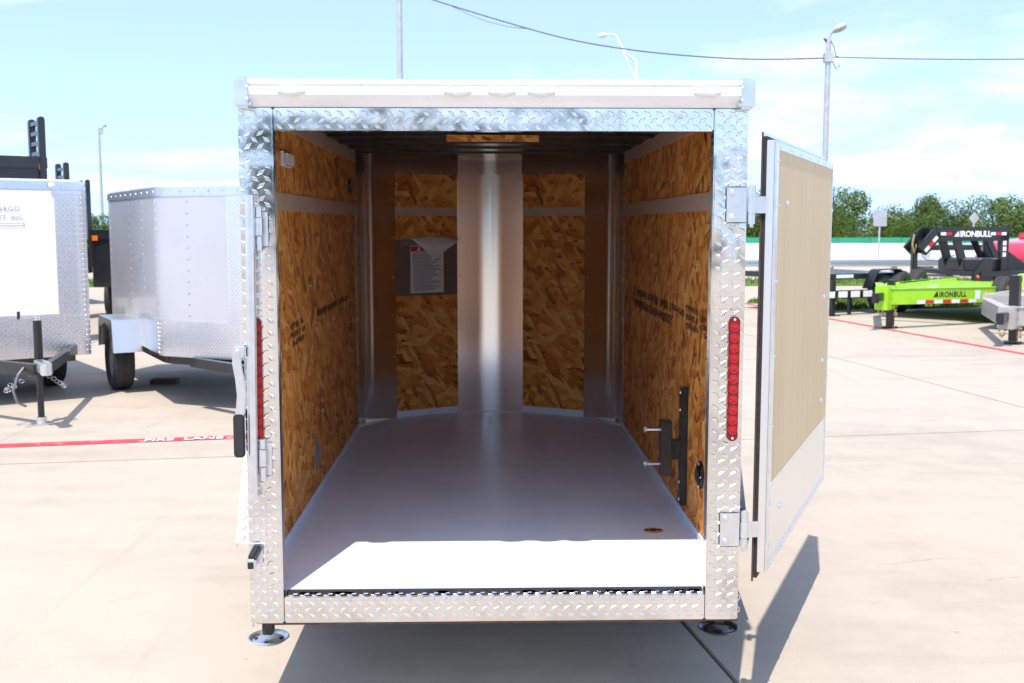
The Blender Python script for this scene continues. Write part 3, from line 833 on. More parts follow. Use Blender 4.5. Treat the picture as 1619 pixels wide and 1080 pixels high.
# white trailer, front towards the right of the camera (local +Y is its front)
W_ = thing('white_enclosed_trailer', 'white enclosed trailer with tread plate stone guard and tongue jack, left edge of the photo', 'trailer', (-4.247, 6.20, 0), R(-145.2))
hw = .74
out_w = round_path([(hw, -2.6), (hw, 0), (-hw, 0), (-hw, -2.6)], [.02, .10, .10, .02], 6, True)
MB().prism(out_w, .42, 1.90).build('body', 'skin_white', W_)
MB().prism([(x * 1.006, y * 1.004 + .004) for x, y in out_w], 1.901, 1.985).build('roof_trim', 'galv', W_, bevel=.01)
MB().prism([(x * .97, y * .97 - .02) for x, y in out_w], 1.985, 2.0).build('roof', 'skin_white', W_)
fp = round_path([(hw, -.30), (hw, 0), (-hw, 0), (-hw, -.30)], [0, .10, .10, 0], 8)
fpo = [(x * 1.004, y + .003) for x, y in fp]
Lp = plen(fpo)
# the image-right corner is local -X: the far end of the path
sg = MB().sheet([(x * 1.003, y + .002) for x, y in fp], .415, .80, -.004).build('stone_guard', 'alu', W_, smooth=60)
tl = MB(); tread_on_path(tl, [(x * 1.003, y + .0065) for x, y in fp], .02, Lp - .02, .42, .80, 1, pu=.046, pv=.046, L=.034, W=.014, h=.0065, ang=25)
tl.build('tread_lugs', 'lug', sg, smooth=0, kind='stuff')
pc = [along(fp, Lp - .55 + i * .025)[0] for i in range(22)]
pc = [(p.x * 1.004, p.y + .002) for p in pc]
cg = MB().sheet(pc, .801, 1.899, -.004).build('corner_guard', 'alu', W_, smooth=60)
tl = MB(); tread_on_path(tl, [(x, y + .005) for x, y in pc], .01, plen(pc) - .01, .81, 1.89, 1, pu=.046, pv=.046, L=.034, W=.014, h=.0065, ang=25)
tl.build('tread_lugs', 'lug', cg, smooth=0, kind='stuff')
MB().sheet([(-hw - .006, -.12), (-hw - .006, -.30)], .42, 1.90, -.004).build('corner_trim', 'galv', W_)
MB().dome((-.44, .018, 1.945), (0, 1, 0), .03, .012, 10).build('marker_light', 'clear', W_)
# lettering, written towards local -X as seen from the front
def wtext(body, size, x, z, **k): return text('lettering', body, size, 'print', W_, face_m((x, .006, z), (-1, 0, 0), (0, 0, 1)), ext=.0005, **k)
MB_l = MB()
for z, h in ((1.607, .003), (1.585, .003)): MB_l.box(-.20, .42, .0045, .0055, z, z + h)
MB_l.box(-.203, -.198, .0045, .0055, 1.585, 1.610).build('lettering_rule', 'print', W_)
wtext('CARGO', .060, -.172, 1.715, spacing=1.12, align='RIGHT', off=-.001); wtext('CRAFT, INC', .057, -.196, 1.640, spacing=1.08, align='RIGHT', off=-.001)
# tongue, coupler, jack
tg = MB(); ZT = .47
tg.bar((.62, -.10, ZT), (.035, 1.28, ZT), .055, .085).bar((-.62, -.10, ZT), (-.035, 1.28, ZT), .055, .085).build('tongue', 'black', W_)
MB().box(-.04, .04, 1.20, 1.46, ZT - .02, ZT + .07).cyl((0, 1.44, ZT - .03), (0, 1.44, ZT + .06), .045, 16).build('coupler', 'galv', W_, bevel=.008)
jk = MB().cyl((-.03, 1.08, .03), (-.03, 1.08, .60), .026, 12).cyl((-.03, 1.08, .40), (-.03, 1.08, .84), .034, 12).build('tongue_jack', 'black', W_)
MB().cyl((-.03, 1.08, .84), (-.03, 1.08, .875), .03, 12).tube([(-.03, 1.08, .86), (.08, 1.13, .87), (.12, 1.15, .87)], .012, 8).build('jack_crank', 'galv', jk)
MB().cyl((.12, 1.15, .86), (.12, 1.15, .92), .012, 8).build('crank_knob', 'blackmat', jk)
MB().box(-.10, .05, 1.02, 1.14, 0, .012).cyl((-.03, 1.08, .01), (-.03, 1.08, .06), .04, 12).build('jack_foot', 'galv', jk, bevel=.003)
def chain(mb, pts, r=.006, n=6): mb.tube(pts, r, n)
ch = MB()
for s in (-1, 1):
    for q in range(9):
        t = q / 8; x = s * .06 + s * .16 * math.sin(t * 3.1); y = 1.18 - .22 * t; z = ZT - .05 - .13 * math.sin(t * 3.14)
        a = q * 1.57
        ch.tube([(x + .018 * math.cos(b), y + .012 * math.sin(b) * math.cos(a), z + .014 * math.sin(b)) for b in [i * .785 for i in range(9)]], .005, 5)
ch.build('safety_chain', 'rim', W_, kind='stuff')
MB().tube([(.08, 1.15, ZT + .03), (.16, 1.22, ZT - .04), (.20, 1.22, ZT - .16), (.17, 1.2, ZT - .26), (.10, 1.16, ZT - .30)], .010, 8).build('wiring_cable', 'rim', W_)
for s in (-1, 1): wheel(W_, (s * .63, -1.15, .30), .30, .20, (1, 0, 0), outer=s)
MB().box(-.60, .60, -2.5, -.05, .36, .418).build('chassis', 'black', W_)

# silver V-nose trailer with rivet rows
V_ = thing('silver_enclosed_trailer', 'silver grey v nose enclosed trailer with rivet rows and fender, behind the lock bar', 'trailer', (-2.34, 6.43, 0), R(-151.9))
hv = .60
outv = round_path([(hv, -2.45), (hv, 0), (.0, .80), (-hv, 0), (-hv, -2.45)], [.02, .16, .16, .16, .02], 8, True)
MB().prism(outv, .46, 1.835).build('body', 'skin_silver', V_, smooth=40)
MB().prism([(x * 1.012, y * 1.006 + .004) for x, y in outv], 1.836, 1.925).build('roof_trim', 'galv', V_, bevel=.012)
MB().prism([(x * .97, y * .97) for x, y in outv], 1.925, 1.945).build('roof', 'skin_white', V_)
vp = round_path([(hv, -.10), (hv, 0), (.0, .80), (-hv, 0), (-hv, -.10)], [0, .16, .16, .16, 0], 8)
vpo = [(x * 1.006, y + .003) for x, y in vp]
sg = MB().sheet(vpo, .455, .765, -.004).build('stone_guard', 'alu', V_, smooth=60)
tl = MB(); tread_on_path(tl, [(x * 1.01, y + .006) for x, y in vp], .01, plen(vp) * .55, .46, .76, 1, pu=.036, pv=.036, L=.026, W=.011, h=.005, ang=35)
tl.build('tread_lugs', 'lug', sg, smooth=0, kind='stuff')
half = plen(vp) / 2
nc = [along(vpo, half - .22 + i * .02)[0] for i in range(23)]
nc = [(p.x, p.y + .004) for p in nc]
ng = MB().sheet(nc, .766, 1.834, -.004).build('nose_guard', 'alu', V_, smooth=60)
tl = MB(); tread_on_path(tl, [(x, y + .005) for x, y in nc], .005, plen(nc) - .005, .77, 1.83, 1, pu=.036, pv=.036, L=.026, W=.011, h=.005, ang=35)
tl.build('tread_lugs', 'lug', ng, smooth=0, kind='stuff')
rv = MB()
for y in (-.08, -.66, -1.28, -2.35):
    for i in range(13): rv.dome((hv, y, .86 + i * .078), (1, 0, 0), .006, .003, 6)
for i in range(11):
    p, d = along(vp, .42); rv.dome((p.x, p.y, .82 + i * .098), (d.y, -d.x, 0), .011, .006, 6)
for i in range(9): rv.dome((hv * 1.012, -.1 - i * .26, 1.88), (1, 0, 0), .012, .006, 6)
for i in range(6): p, d = along(vp, .35 + i * .15); rv.dome((p.x * 1.012, p.y + .01, 1.885), (d.y, -d.x, 0), .012, .006, 6)
rv.build('rivets', 'galv', V_, kind='stuff')
MB().box(hv, hv + .004, -.55, -.02, .46, .765).build('side_skirt', 'alu', V_)
for s in (-1, 1):
    wheel(V_, (s * .735, -1.30, .30), .30, .19, (1, 0, 0), outer=s)
    yf = [(-1.72, .40), (-1.66, .70), (-.94, .70), (-.88, .40)]
    f_ = MB(); f_.sheet(yf, *sorted((s * .60, s * .86)), .006); m4 = Matrix(((0, 0, 1, 0), (1, 0, 0, 0), (0, 1, 0, 0), (0, 0, 0, 1)))
    f_.v = [tuple(m4 @ Vector(p)) for p in f_.v]; f_.build('fender', 'alu', V_)
    MB().prism([(-1.72, .40), (-1.66, .705), (-.94, .705), (-.88, .40), (-.93, .40), (-1.05, .60), (-1.3, .66), (-1.55, .60), (-1.67, .40)], s * .855, s * .862, m4).build('fender_side', 'black', V_)
MB().prism([(x * .93, y * .95 - .03) for x, y in outv], .38, .459).build('chassis', 'black', V_)
MB().bar((.4, .3, .42), (0, 1.55, .42), .06, .08).bar((-.4, .3, .42), (0, 1.55, .42), .06, .08).build('tongue', 'black', V_)
MB().cyl((0, 1.35, 0), (0, 1.35, .8), .03, 12).cyl((0, 1.35, 0), (0, 1.35, .02), .08, 12).build('tongue_jack', 'black', V_)
wc = MB().box(-3.62, -3.36, 7.78, 7.92, 0, .05).build('wheel_chock', 'rust')
tag(wc, 'small dark brown wooden block beside the silver trailer wheel', 'block')
wc.location = (.22, -.28, 0)

# ------------------------------------------------------------------ black trailers in the left background
def black_trailer(name, label, loc, rz, ztop, box_top, width, length, ramp_h, ramps=True, group=None):
    loc = (loc[0] - width * math.cos(rz), loc[1] - width * math.sin(rz), 0)
    t = thing(name, label, 'trailer', loc, rz, group)
    # local: x to the (image) left is +x, +y goes back
    MB().box(0, width, 0, length, .62, .72).build('deck', 'black', t, bevel=.01)
    if box_top > .8:
        for a, b, c, d in ((0, .04, 0, length), (width - .04, width, 0, length)): MB().box(a, b, c, d, .721, box_top).build('side_wall', 'black', t, bevel=.008)
        MB().box(.041, width - .041, 0, .04, .721, box_top).build('end_wall', 'black', t, bevel=.008)
        MB().box(-.02, width + .02, -.03, .0, box_top - .16, box_top).build('top_rail', 'black', t, bevel=.012)
    for k_ in (0, 1):
        MB().box(.015 + k_ * (width - .1), .10 + k_ * (width - .1), -.036, -.031, box_top - .17, box_top - .09).build('marker_light', 'amber', t)
    for s in (0, 1):
        for y in (length * .45, length * .45 + .85): wheel(t, (.05 + s * (width - .1), y, .36), .36, .2, (1, 0, 0), outer=1 if s else -1)
    if ramps:
        x0 = width - .08
        for y0 in (0.0, .5):
            pr_ = round_path([(x0, .72), (x0, ramp_h), (x0 + .085, ramp_h), (x0 + .085, .72)], [.0, .07, .07, 0], 5, True)
            MB().prism(pr_, y0 - .05, y0 + .05, Matrix(((1, 0, 0, 0), (0, 0, 1, 0), (0, 1, 0, 0), (0, 0, 0, 1)))).build('ramp_rail', 'black', t, bevel=.008)
        z = .80
        while z < ramp_h - .08:
            MB().box(x0 + .01, x0 + .07, .051, .449, z, z + .05).build('ramp_rung', 'black', t); z += .13
    return t
RZB = R(34.8)
black_trailer('black_dump_trailer', 'tall black dump trailer with high box and upright ramps behind the white trailer', (-5.72, 11.0, 0), RZB, 1, 2.47, 2.0, 3.0, 2.98)
black_trailer('black_equipment_trailer', 'black trailer with upright ramp just right of the dump trailer box', (-6.93, 15.0, 0), RZB, 1, 1.2, 2.0, 3.0, 2.62)
black_trailer('black_equipment_trailer', 'black trailer with upright ramp at the corner of the white trailer roof', (-8.02, 19.0, 0), RZB, 1, 1.3, 2.0, 3.0, 2.50)
black_trailer('black_box_trailer', 'black low box trailer seen in the gap between white and silver trailers', (-4.3, 14.1, 0), R(8), 1, 1.52, 1.9, 3.0, 2.0, ramps=False)

# ------------------------------------------------------------------ open equipment trailers on the right
def reflectors(parent, a, b, n, h, nrm):
    a = Vector(a); b = Vector(b); nrm = Vector(nrm)
    for i in range(n):
        p = a + (b - a) * (i / n); q = a + (b - a) * ((i + .92) / n)
        u = Vector((0, 0, h / 2)); o = nrm * .006
        MB().add([p - u + o, q - u + o, q + u + o, p + u + o], [(0, 1, 2, 3)]).build('reflector', 'redprint' if i % 2 else 'white', parent, smooth=0)

def gn_axle(t, xs, ys, r=.36):
    for s in xs:
        for y in ys: wheel(t, (s, y, r), r, .21, (1, 0, 0), outer=1 if s > 0 else -1)

# local frame of these: +Y runs back from the coupler, -X is the side facing the camera... X right of travel
def tongue_trailer(name, label, loc, rz, paint, zc, fender=True, deckz=.44, group=None, lettering=True, black_jack=.9, head=1.0):
    t = thing(name, label, 'trailer', loc, rz, group)
    # coupler head
    MB().box(-.10, .10, -.06, .26, zc - .20 * head, zc + .17 * head).build('coupler_head', paint, t, bevel=.012)
    MB().box(-.05, .05, -.30, -.06, zc - .05, zc + .07).cyl((0, -.26, zc - .08), (0, -.26, zc + .06), .05, 12).build('coupler', 'black', t, bevel=.01)
    for s in (-1, 1):
        MB().bar((s * .10, .10, zc), (s * .98, 2.2, zc - .03), .05, .24).build('tongue_beam', paint, t, bevel=.006)
        MB().bar((s * .07, .10, zc + .125), (s * .95, 2.2, zc + .095), .13, .014).build('beam_flange', paint, t, bevel=.003)
        MB().box(*sorted((s * .90, s * 1.0)), 2.18, 6.0, zc - .15, deckz + .10).build('side_rail', paint, t, bevel=.008)
    MB().box(-.9, .9, 2.18, 2.28, zc - .15, deckz + .10).build('front_rail', paint, t, bevel=.008)
    MB().box(-.9, .9, 2.3, 6.0, deckz, deckz + .05).build('deck', 'green' if paint == 'green' else 'tan', t)
    MB().bar((-.70, 1.55, zc), (.70, 1.55, zc), .06, .16).build('cross_member', paint, t)
    for s in (-1, 1):
        for y in (3.6, 4.45): wheel(t, (s * 1.12, y, .38), .38, .21, (1, 0, 0), outer=s)
        if fender:
            f_ = MB(); f_.sheet(round_path([(3.08, .45), (3.25, .76 if s > 0 else .56), (4.8, .76 if s > 0 else .56), (4.98, .45)], .1, 4), *sorted((s * 1.0, s * 1.26)), .006)
            m4 = Matrix(((0, 0, 1, 0), (1, 0, 0, 0), (0, 1, 0, 0), (0, 0, 0, 1))); f_.v = [tuple(m4 @ Vector(p)) for p in f_.v]
            f_.build('fender', paint, t)
    # drop leg jack
    jk = MB().box(-.05, .05, .28, .38, .04, .75).build('jack_leg', 'black', t, bevel=.004)
    MB().box(-.062, .062, .268, .392, .36, black_jack).build('jack_tube', 'black', jk, bevel=.004)
    MB().box(-.09, .09, .24, .42, 0, .03).build('jack_foot', 'black', jk)
    MB().cyl((-.11, .33, .22), (.11, .33, .22), .022, 8).cyl((-.11, .33, .22), (-.13, .33, .22), .045, 10).build('jack_pin', 'galv', jk)
    # gold chains
    for s in (-1, 1):
        ch = MB(); pts = [(s * (.115 + .02 * math.sin(i * .5)), .10 + i * .022, zc - .02 - .26 * math.sin(i / 12 * math.pi)) for i in range(13)]
        for i, p in enumerate(pts):
            ch.tube([(p[0] + .012 * math.cos(b), p[1] + (.016 * math.sin(b) if i % 2 else 0), p[2] + (.016 * math.sin(b) if not i % 2 else .006 * math.sin(b))) for b in [j * 1.047 for j in range(7)]], .006, 5)
        ch.build('safety_chain', 'gold', t, kind='stuff')
    return t
GA = R(48)
# back direction (cos48, sin48): local Y -> rotate by 48-90
G_ = tongue_trailer('green_equipment_trailer', 'lime green equipment trailer with a pointed tongue and black jack leg', (6.02, 13.02, 0), GA - math.pi / 2, 'green', .50, black_jack=.64)
bd = Vector((.88, 2.1, -.03)).normalized(); bn = Vector((bd.y, -bd.x, 0))
def on_beam(s, z): p = Vector((.10, .10, .50)) + Vector((.88, 2.1, -.03)) * s; return Vector((p.x, p.y, p.z + z)) + bn * .0265
reflectors(G_, on_beam(.22, -.085), on_beam(.80, -.085), 7, .055, bn)
text('lettering', 'IRONBULL', .118, 'black', G_, face_m(on_beam(.43, -.015), bd, (0, 0, 1)), off=.004, spacing=1.12)
lg = MB(); o0 = on_beam(.375, -.015)
lg.add([o0, o0 + bd * .11 + Vector((0, 0, .0)), o0 + bd * .09 + Vector((0, 0, .10)), o0 + bd * .05 + Vector((0, 0, .06))], [(0, 1, 2, 3)]).build('bull_emblem', 'black', G_, smooth=0)
p = on_beam(.90, .0); MB().dome(p, bn, .055, .02, 14).build('side_marker', 'amber', G_)
st = MB(); o0 = on_beam(.78, -.06); st.add([o0, o0 + bd * .12, o0 + bd * .12 + Vector((0, 0, .14)), o0 + Vector((0, 0, .14))], [(0, 1, 2, 3)]).build('sticker', 'white', G_, smooth=0)
MB().bar((.55, 2.1, .50), (.98, 2.05, .42), .12, .12).build('orange_strap', 'amber', G_)

Y_ = tongue_trailer('grey_equipment_trailer', 'grey trailer tongue with black jack leg and gold chain at the right edge', (6.86, 10.78, 0), GA - math.pi / 2, 'grey_paint', .38, black_jack=.92, fender=False, head=.8)
def on_beam2(s, z): p = Vector((.10, .10, .38)) + Vector((.88, 2.1, -.03)) * s; return Vector((p.x, p.y, p.z + z)) + bn * .0265
text('lettering', 'IRONBULL', .13, 'black', Y_, face_m(on_beam2(.17, -.07), bd, (0, 0, 1)), off=.004, spacing=1.1)
wb = MB(); o0 = on_beam2(.10, -.09); wb.add([o0, o0 + bd * .8, o0 + bd * .8 + Vector((0, 0, .03)), o0 + Vector((0, 0, .03))], [(0, 1, 2, 3)]).build('white_tape', 'white', Y_, smooth=0)

# black gooseneck
N_ = thing('black_gooseneck_trailer', 'black gooseneck trailer with white lettering on its arched neck', 'trailer', (8.66, 18.75, -.05), R(11))
for y in (0, .5):
    nb = MB()
    nb.bar((.26, y, 1.10), (.62, y, 1.49), .09, .25, (0, 0, 1)).bar((.56, y, 1.455), (2.27, y, 1.455), .09, .29)
    nb.bar((2.16, y, 1.50), (2.16, y, .45), .09, .22, (1, 0, 0)).bar((1.06, y, 1.34), (1.30, y, .62), .07, .18).bar((1.80, y, 1.34), (2.10, y, .80), .05, .14).build('neck_beam', 'black', N_, bevel=.01)
    MB().prism([(2.27, 1.10), (2.27, .62), (3.0, .62)], y - .03, y + .03, Matrix(((1, 0, 0, 0), (0, 0, 1, 0), (0, 1, 0, 0), (0, 0, 0, 1)))).build('gusset', 'black', N_, bevel=.01)
MB().bar((.26, .25, 1.50), (.26, .25, .62), .11, .11, (1, 0, 0)).build('coupler_tube', 'black', N_, bevel=.015)
MB().cyl((.26, .25, .50), (.26, .25, .62), .10, 14).build('ball_socket', 'black', N_)
MB().box(.28, .36, .05, .45, 1.06, 1.26).build('neck_front', 'black', N_, bevel=.02)
MB().box(.62, 2.2, .05, .45, 1.40, 1.56).build('neck_top', 'black', N_, bevel=.01)
MB().box(1.15, 2.0, -.15, .75, .705, .92).build('tool_box', 'black', N_, bevel=.015)
MB().box(1.17, 1.98, -.13, .73, .921, .955).build('box_lid', 'rim', N_, bevel=.01)
MB().box(1.12, 8.0, -.75, 1.5, .60, .70).build('deck', 'black', N_, bevel=.01)
MB().prism([(.98, .12), (1.40, .12), (1.40, .62), (1.20, .62), (.98, .32)], -.72, -.66, Matrix(((1, 0, 0, 0), (0, 0, 1, 0), (0, 1, 0, .35), (0, 0, 0, 1)))).build('corner_plate', 'black', N_, bevel=.01)
for y in (-.62, 1.37):
    for x in (4.6, 5.5): wheel(N_, (x, y, .38), .38, .22, (0, 1, 0), outer=1 if y > 0 else -1)
jk = MB().bar((2.0, -.2, .95), (2.0, -.2, .05), .11, .11, (1, 0, 0)).build('landing_leg', 'black', N_)
MB().box(1.9, 2.1, -.3, -.1, 0, .05).build('leg_foot', 'black', N_)
nn_ = (0, -1, 0); yb = -.046
reflectors(N_, (.66, yb, 1.46), (.92, yb, 1.46), 2, .06, nn_); reflectors(N_, (1.82, yb, 1.46), (2.20, yb, 1.46), 3, .06, nn_)
for i, (x, z) in enumerate(((.30, 1.13), (.39, 1.23), (.48, 1.33))):
    MB().add([(x - .01, yb - .006, z), (x + .04, yb - .006, z - .05), (x + .13, yb - .006, z + .045), (x + .08, yb - .006, z + .095)], [(0, 1, 2, 3)]).build('reflector', 'redprint' if i == 1 else 'white', N_, smooth=0)
text('lettering', 'IRONBULL', .165, 'white', N_, face_m((1.10, yb - .006, 1.40), (1, 0, 0), (0, 0, 1)), off=.006, spacing=.92)
MB().add([(.97, yb - .006, 1.40), (1.09, yb - .006, 1.40), (1.07, yb - .006, 1.52), (1.01, yb - .006, 1.46)], [(0, 1, 2, 3)]).build('bull_emblem', 'white', N_, smooth=0)
dc = MB()
for x, z in ((2.12, 1.10), (2.12, 1.22), (2.12, .98), (2.1, .55)): dc.box(x, x + .08, -.0505, -.048, z, z + .09)
dc.build('decals', 'white', N_)
MB().dome((1.08, -.722, .60), (0, -1, 0), .04, .02, 10).build('side_marker', 'amber', N_)
MB().tube([(.30, .1, 1.15), (.36, .1, 1.0), (.45, .1, .92), (.7, .1, .9), (1.1, .1, 1.02)], .008, 6).build('brake_cable', 'wire', N_)
MB().tube([(.20, .18, 1.45), (.16, .17, 1.25), (.20, .16, 1.05), (.24, .15, 1.25)], .018, 6).build('hanging_chain', 'gold', N_)

# low black flatbed half hidden by the open door
B_ = thing('black_flatbed_trailer', 'low black flatbed trailer with white tape on its tongue, half hidden by the open door', 'trailer', (5.3, 15.2, 0), R(25))
MB().box(.55, 2.7, .25, 2.1, .62, .72).build('deck', 'black', B_, bevel=.01)
MB().box(.0, 1.9, -.05, .07, .30, .44).build('tongue', 'black', B_, bevel=.01)
for i in range(5): MB().box(.35 + i * .29, .56 + i * .29, -.056, -.052, .32, .43).build('white_tape', 'white', B_)
MB().box(1.15, 1.55, .244, .249, .645, .705).build('tape_patch', 'white', B_)
MB().box(.80, .88, -.04, .04, .02, .62).box(.74, .94, -.10, .10, 0, .02).build('jack_leg', 'black', B_)
MB().box(1.26, 1.31, .02, .07, .0, .40).build('stand_leg', 'black', B_)
for y in (.2, 2.15): wheel(B_, (2.25, y + .0, .34), .34, .2, (0, 1, 0), outer=1 if y > 1 else -1)
MB().prism(round_path([(1.78, .45), (1.95, .80), (2.55, .80), (2.72, .45)], .1, 4) + round_path([(2.69, .45), (2.53, .78), (1.97, .78), (1.81, .45)], .1, 4), .05, .26, Matrix(((1, 0, 0, 0), (0, 0, 1, 0), (0, 1, 0, 0), (0, 0, 0, 1)))).build('fender', 'black', B_)
ob = MB().box(0, .5, 0, .06, 0, .66).build('tan_board', 'tan', loc=(6.05, 16.75, 0), rot=R(10), bevel=.01); tag(ob, 'orange tan board standing upright beside the open door edge', 'board')

# ------------------------------------------------------------------ cars
def car(name, label, loc, rz, paint):
    t = thing(name, label, 'car', loc, rz)
    mxz_ = lambda: Matrix(((1, 0, 0, 0), (0, 0, 1, 0), (0, 1, 0, 0), (0, 0, 0, 1)))
    body = round_path([(-2.2, .35), (-2.25, .75), (-1.9, .98), (-.95, 1.05), (2.1, 1.08), (2.25, .8), (2.2, .35)], .12, 4, True)
    MB().prism(body, -.9, .9, mxz_()).build('body', paint, t, bevel=.05)
    cab = round_path([(-1.05, 1.03), (-.35, 1.58), (1.35, 1.62), (2.0, 1.06)], .14, 4, True)
    MB().prism(cab, -.78, .78, mxz_()).build('cabin', 'carglass', t, bevel=.04)
    MB().prism([(-.38, 1.60), (1.38, 1.64), (1.3, 1.67), (-.3, 1.64)], -.74, .74, mxz_()).build('roof', paint, t, bevel=.01)
    for s in (-1, 1):
        pl_ = MB()
        for a, b in (((-1.05, 1.03), (-.35, 1.60)), ((.45, 1.05), (.48, 1.62)), ((2.0, 1.06), (1.36, 1.62))): pl_.bar((a[0], s * .785, a[1]), (b[0], s * .785, b[1]), .05, .07)
        pl_.build('pillar', paint, t)
        for x in (-1.4, 1.4): wheel(t, (x, s * .82, .34), .34, .22, (0, 1, 0), outer=s)
        MB().box(-2.27, -2.2, *sorted((s * .55, s * .85)), .68, .82).build('headlight', 'clear', t, bevel=.02)
        MB().box(-.85, -.7, *sorted((s * .92, s * 1.1)), 1.02, 1.16).build('mirror', paint, t, bevel=.03)
    MB().box(-2.30, -2.2, -.8, .8, .36, .5).build('bumper', 'blackmat', t, bevel=.02)
    return t
car('red_car', 'bright red car behind the black gooseneck at the right edge', (15.1, 23.6, 0), R(20), 'carred').scale = (1.2, 1.2, 1.2)
ut = thing('white_utility_trailer', 'low white utility trailer with dark deck seen through the gooseneck arch', 'trailer', (15.0, 30.5, 0), R(5))
MB().box(-1.1, 1.1, 0, 1.5, .45, .80).build('body', 'skin_white', ut, bevel=.02)
MB().prism([(-1.2, 0), (1.1, 0), (1.1, 1.5), (-.9, 1.5)], .801, .95).build('deck', 'black', ut, bevel=.02)
for x in (-.5, .5): wheel(ut, (x, -.08, .3), .3, .18, (0, 1, 0), outer=-1)
for x in (-.5, .5): wheel(ut, (x, 1.58, .3), .3, .18, (0, 1, 0), outer=1)
MB().bar((-1.1, .75, .45), (-2.0, .75, .45), .08, .08).build('tongue', 'black', ut)

# ------------------------------------------------------------------ road side
gr = thing('guardrail', 'long galvanised steel guardrail along the road beyond the lot', 'guardrail', (2, 28.6, 0))
prof = [(0, .36), (-.05, .40), (-.05, .44), (0, .475), (-.05, .51), (-.05, .55), (0, .59), (.02, .59), (.02, .36)]
MB().prism(prof, 0, 32, Matrix(((0, 0, 1, 0), (1, 0, 0, 0), (0, 1, 0, 0), (0, 0, 0, 1)))).build('rail', 'galv', gr)
pm = MB().box(-.07, .07, .03, .2, -.03, .55); pmo = pm.build('post', 'pole', gr, loc=(.6, 0, 0))
for i in range(1, 17): link('post', pmo.data, gr, loc=(.6 + i * 1.9, 0, 0))
br = thing('road_barrier', 'white concrete road barrier with green top panels below the trees', 'barrier', (-60, 47.5, 0))
MB().prism([(-.3, -.03), (.3, -.03), (.12, .35), (.10, .73), (-.10, .73), (-.12, .35)], 0, 150, Matrix(((0, 0, 1, 0), (1, 0, 0, 0), (0, 1, 0, 0), (0, 0, 0, 1)))).build('concrete_wall', 'barrier', br)
gm = MB().box(.01, 1.49, -.04, .04, .732, .99); gmo = gm.build('green_panel', 'barrgreen', br, bevel=.01)
for i in range(1, 100): link('green_panel', gmo.data, br, loc=(i * 1.5, 0, 0))
# road signs seen from behind
def sign(name, label, loc, diamond):
    t = thing(name, label, 'road sign', loc)
    MB().cyl((0, 0, -.03), (0, 0, 2.1 if not diamond else 1.9), .035, 8).build('post', 'pole', t)
    if diamond: MB().prism([(0, -.27), (.22, 0), (0, .27), (-.22, 0)], -.02, -.035, Matrix(((1, 0, 0, 0), (0, 0, 1, 0), (0, 1, 0, 1.86), (0, 0, 0, 1)))).build('panel', 'sign', t)
    else: MB().box(-.28, .28, -.05, -.036, 1.53, 2.2).build('panel', 'sign', t)
sign('rectangular_road_sign', 'grey rectangular road sign on a post left of the gooseneck', (16.45, 42, 0), False)
sign('diamond_road_sign', 'grey diamond road sign on a post above the gooseneck neck', (20.42, 42, 0), True)

# poles and wires
p_ = thing('light_pole', 'tall grey light pole rising behind the trailer roof', 'light pole', (-2.92, 34.6, 0))
MB().tube([(0, 0, -.03), (0, 0, 11.5)], [.12, .085], 12).build('pole', 'pole', p_)
MB().bar((0, 0, 11.4), (.7, -.2, 11.6), .08, .08).box(.55, 1.1, -.35, -.05, 11.52, 11.66).build('lamp_head', 'pole', p_, bevel=.03)
MB().box(-.2, -.12, -.06, .02, 9.2, 9.5).build('bracket', 'black', p_)
p_ = thing('utility_pole', 'pale pole with a single lamp head carrying the overhead cable', 'light pole', (10.53, 30.6, 0))
MB().tube([(0, 0, -.03), (0, 0, 6.85), (.0, 0, 7.3)], [.11, .085, .07], 12).build('pole', 'pole', p_)
MB().tube([(0, 0, 7.15), (.03, 0, 7.40), (.12, -.02, 7.52)], .055, 8).build('arm', 'pole', p_)
lh = MB(); lh.tube([(.06, 0, 7.47), (.18, -.02, 7.53), (.34, -.04, 7.60), (.47, -.05, 7.66), (.53, -.06, 7.67)], [.04, .10, .13, .10, .02], 10)
lh.build('lamp_head', 'grey_paint', p_)
MB().box(-.13, .13, -.12, .12, 6.55, 6.85).build('clamp', 'pole', p_, bevel=.02)
MB().bar((-.02, 0, 7.12), (-.14, 0, 7.28), .04, .05).build('photocell', 'black', p_)
MB().tube([(.05, -.06, 7.2), (.16, -.06, 7.0), (.22, -.05, 6.75), (.35, -.03, 6.70)], .012, 6).build('drop_cable', 'wire', p_)
MB().tube([(.1, -.1, 6.6), (.22, -.1, 6.35), (.30, -.1, 6.40), (.34, -.1, 6.48)], .012, 6).build('loose_cable', 'wire', p_)
def spline(pts, n=8):
    P = [Vector(p) for p in pts]; out = []
    for i in range(len(P) - 1):
        p0, p1, p2, p3 = P[max(i - 1, 0)], P[i], P[i + 1], P[min(i + 2, len(P) - 1)]
        for k_ in range(n):
            t = k_ / n; out.append(.5 * ((2 * p1) + (p2 - p0) * t + (2 * p0 - 5 * p1 + 4 * p2 - p3) * t * t + (3 * p1 - p0 - 3 * p2 + p3) * t ** 3))
    return out + [P[-1]]
wp = spline([(-2.92, 34.5, 9.55), (-1.74, 34, 9.05), (.67, 33.3, 8.21), (2.71, 32.7, 7.57), (4.7, 32.2, 7.16), (6.63, 31.6, 6.88), (8.52, 31.1, 6.72), (10.45, 30.6, 6.69)])
o = MB().tube(wp, .022, 6).build('overhead_cable', 'wire'); tag(o, 'dark overhead cable sagging across the sky to the lamp pole', 'cable')
wp = spline([(10.62, 30.6, 6.72), (13.5, 30.4, 6.64), (16.5, 30.2, 6.62), (19.5, 30.0, 6.66), (24, 29.6, 6.85), (30, 29, 7.3)])
o = MB().tube(wp, .016, 6).build('overhead_cable', 'wire'); tag(o, 'thin overhead cable running right from the lamp pole', 'cable')
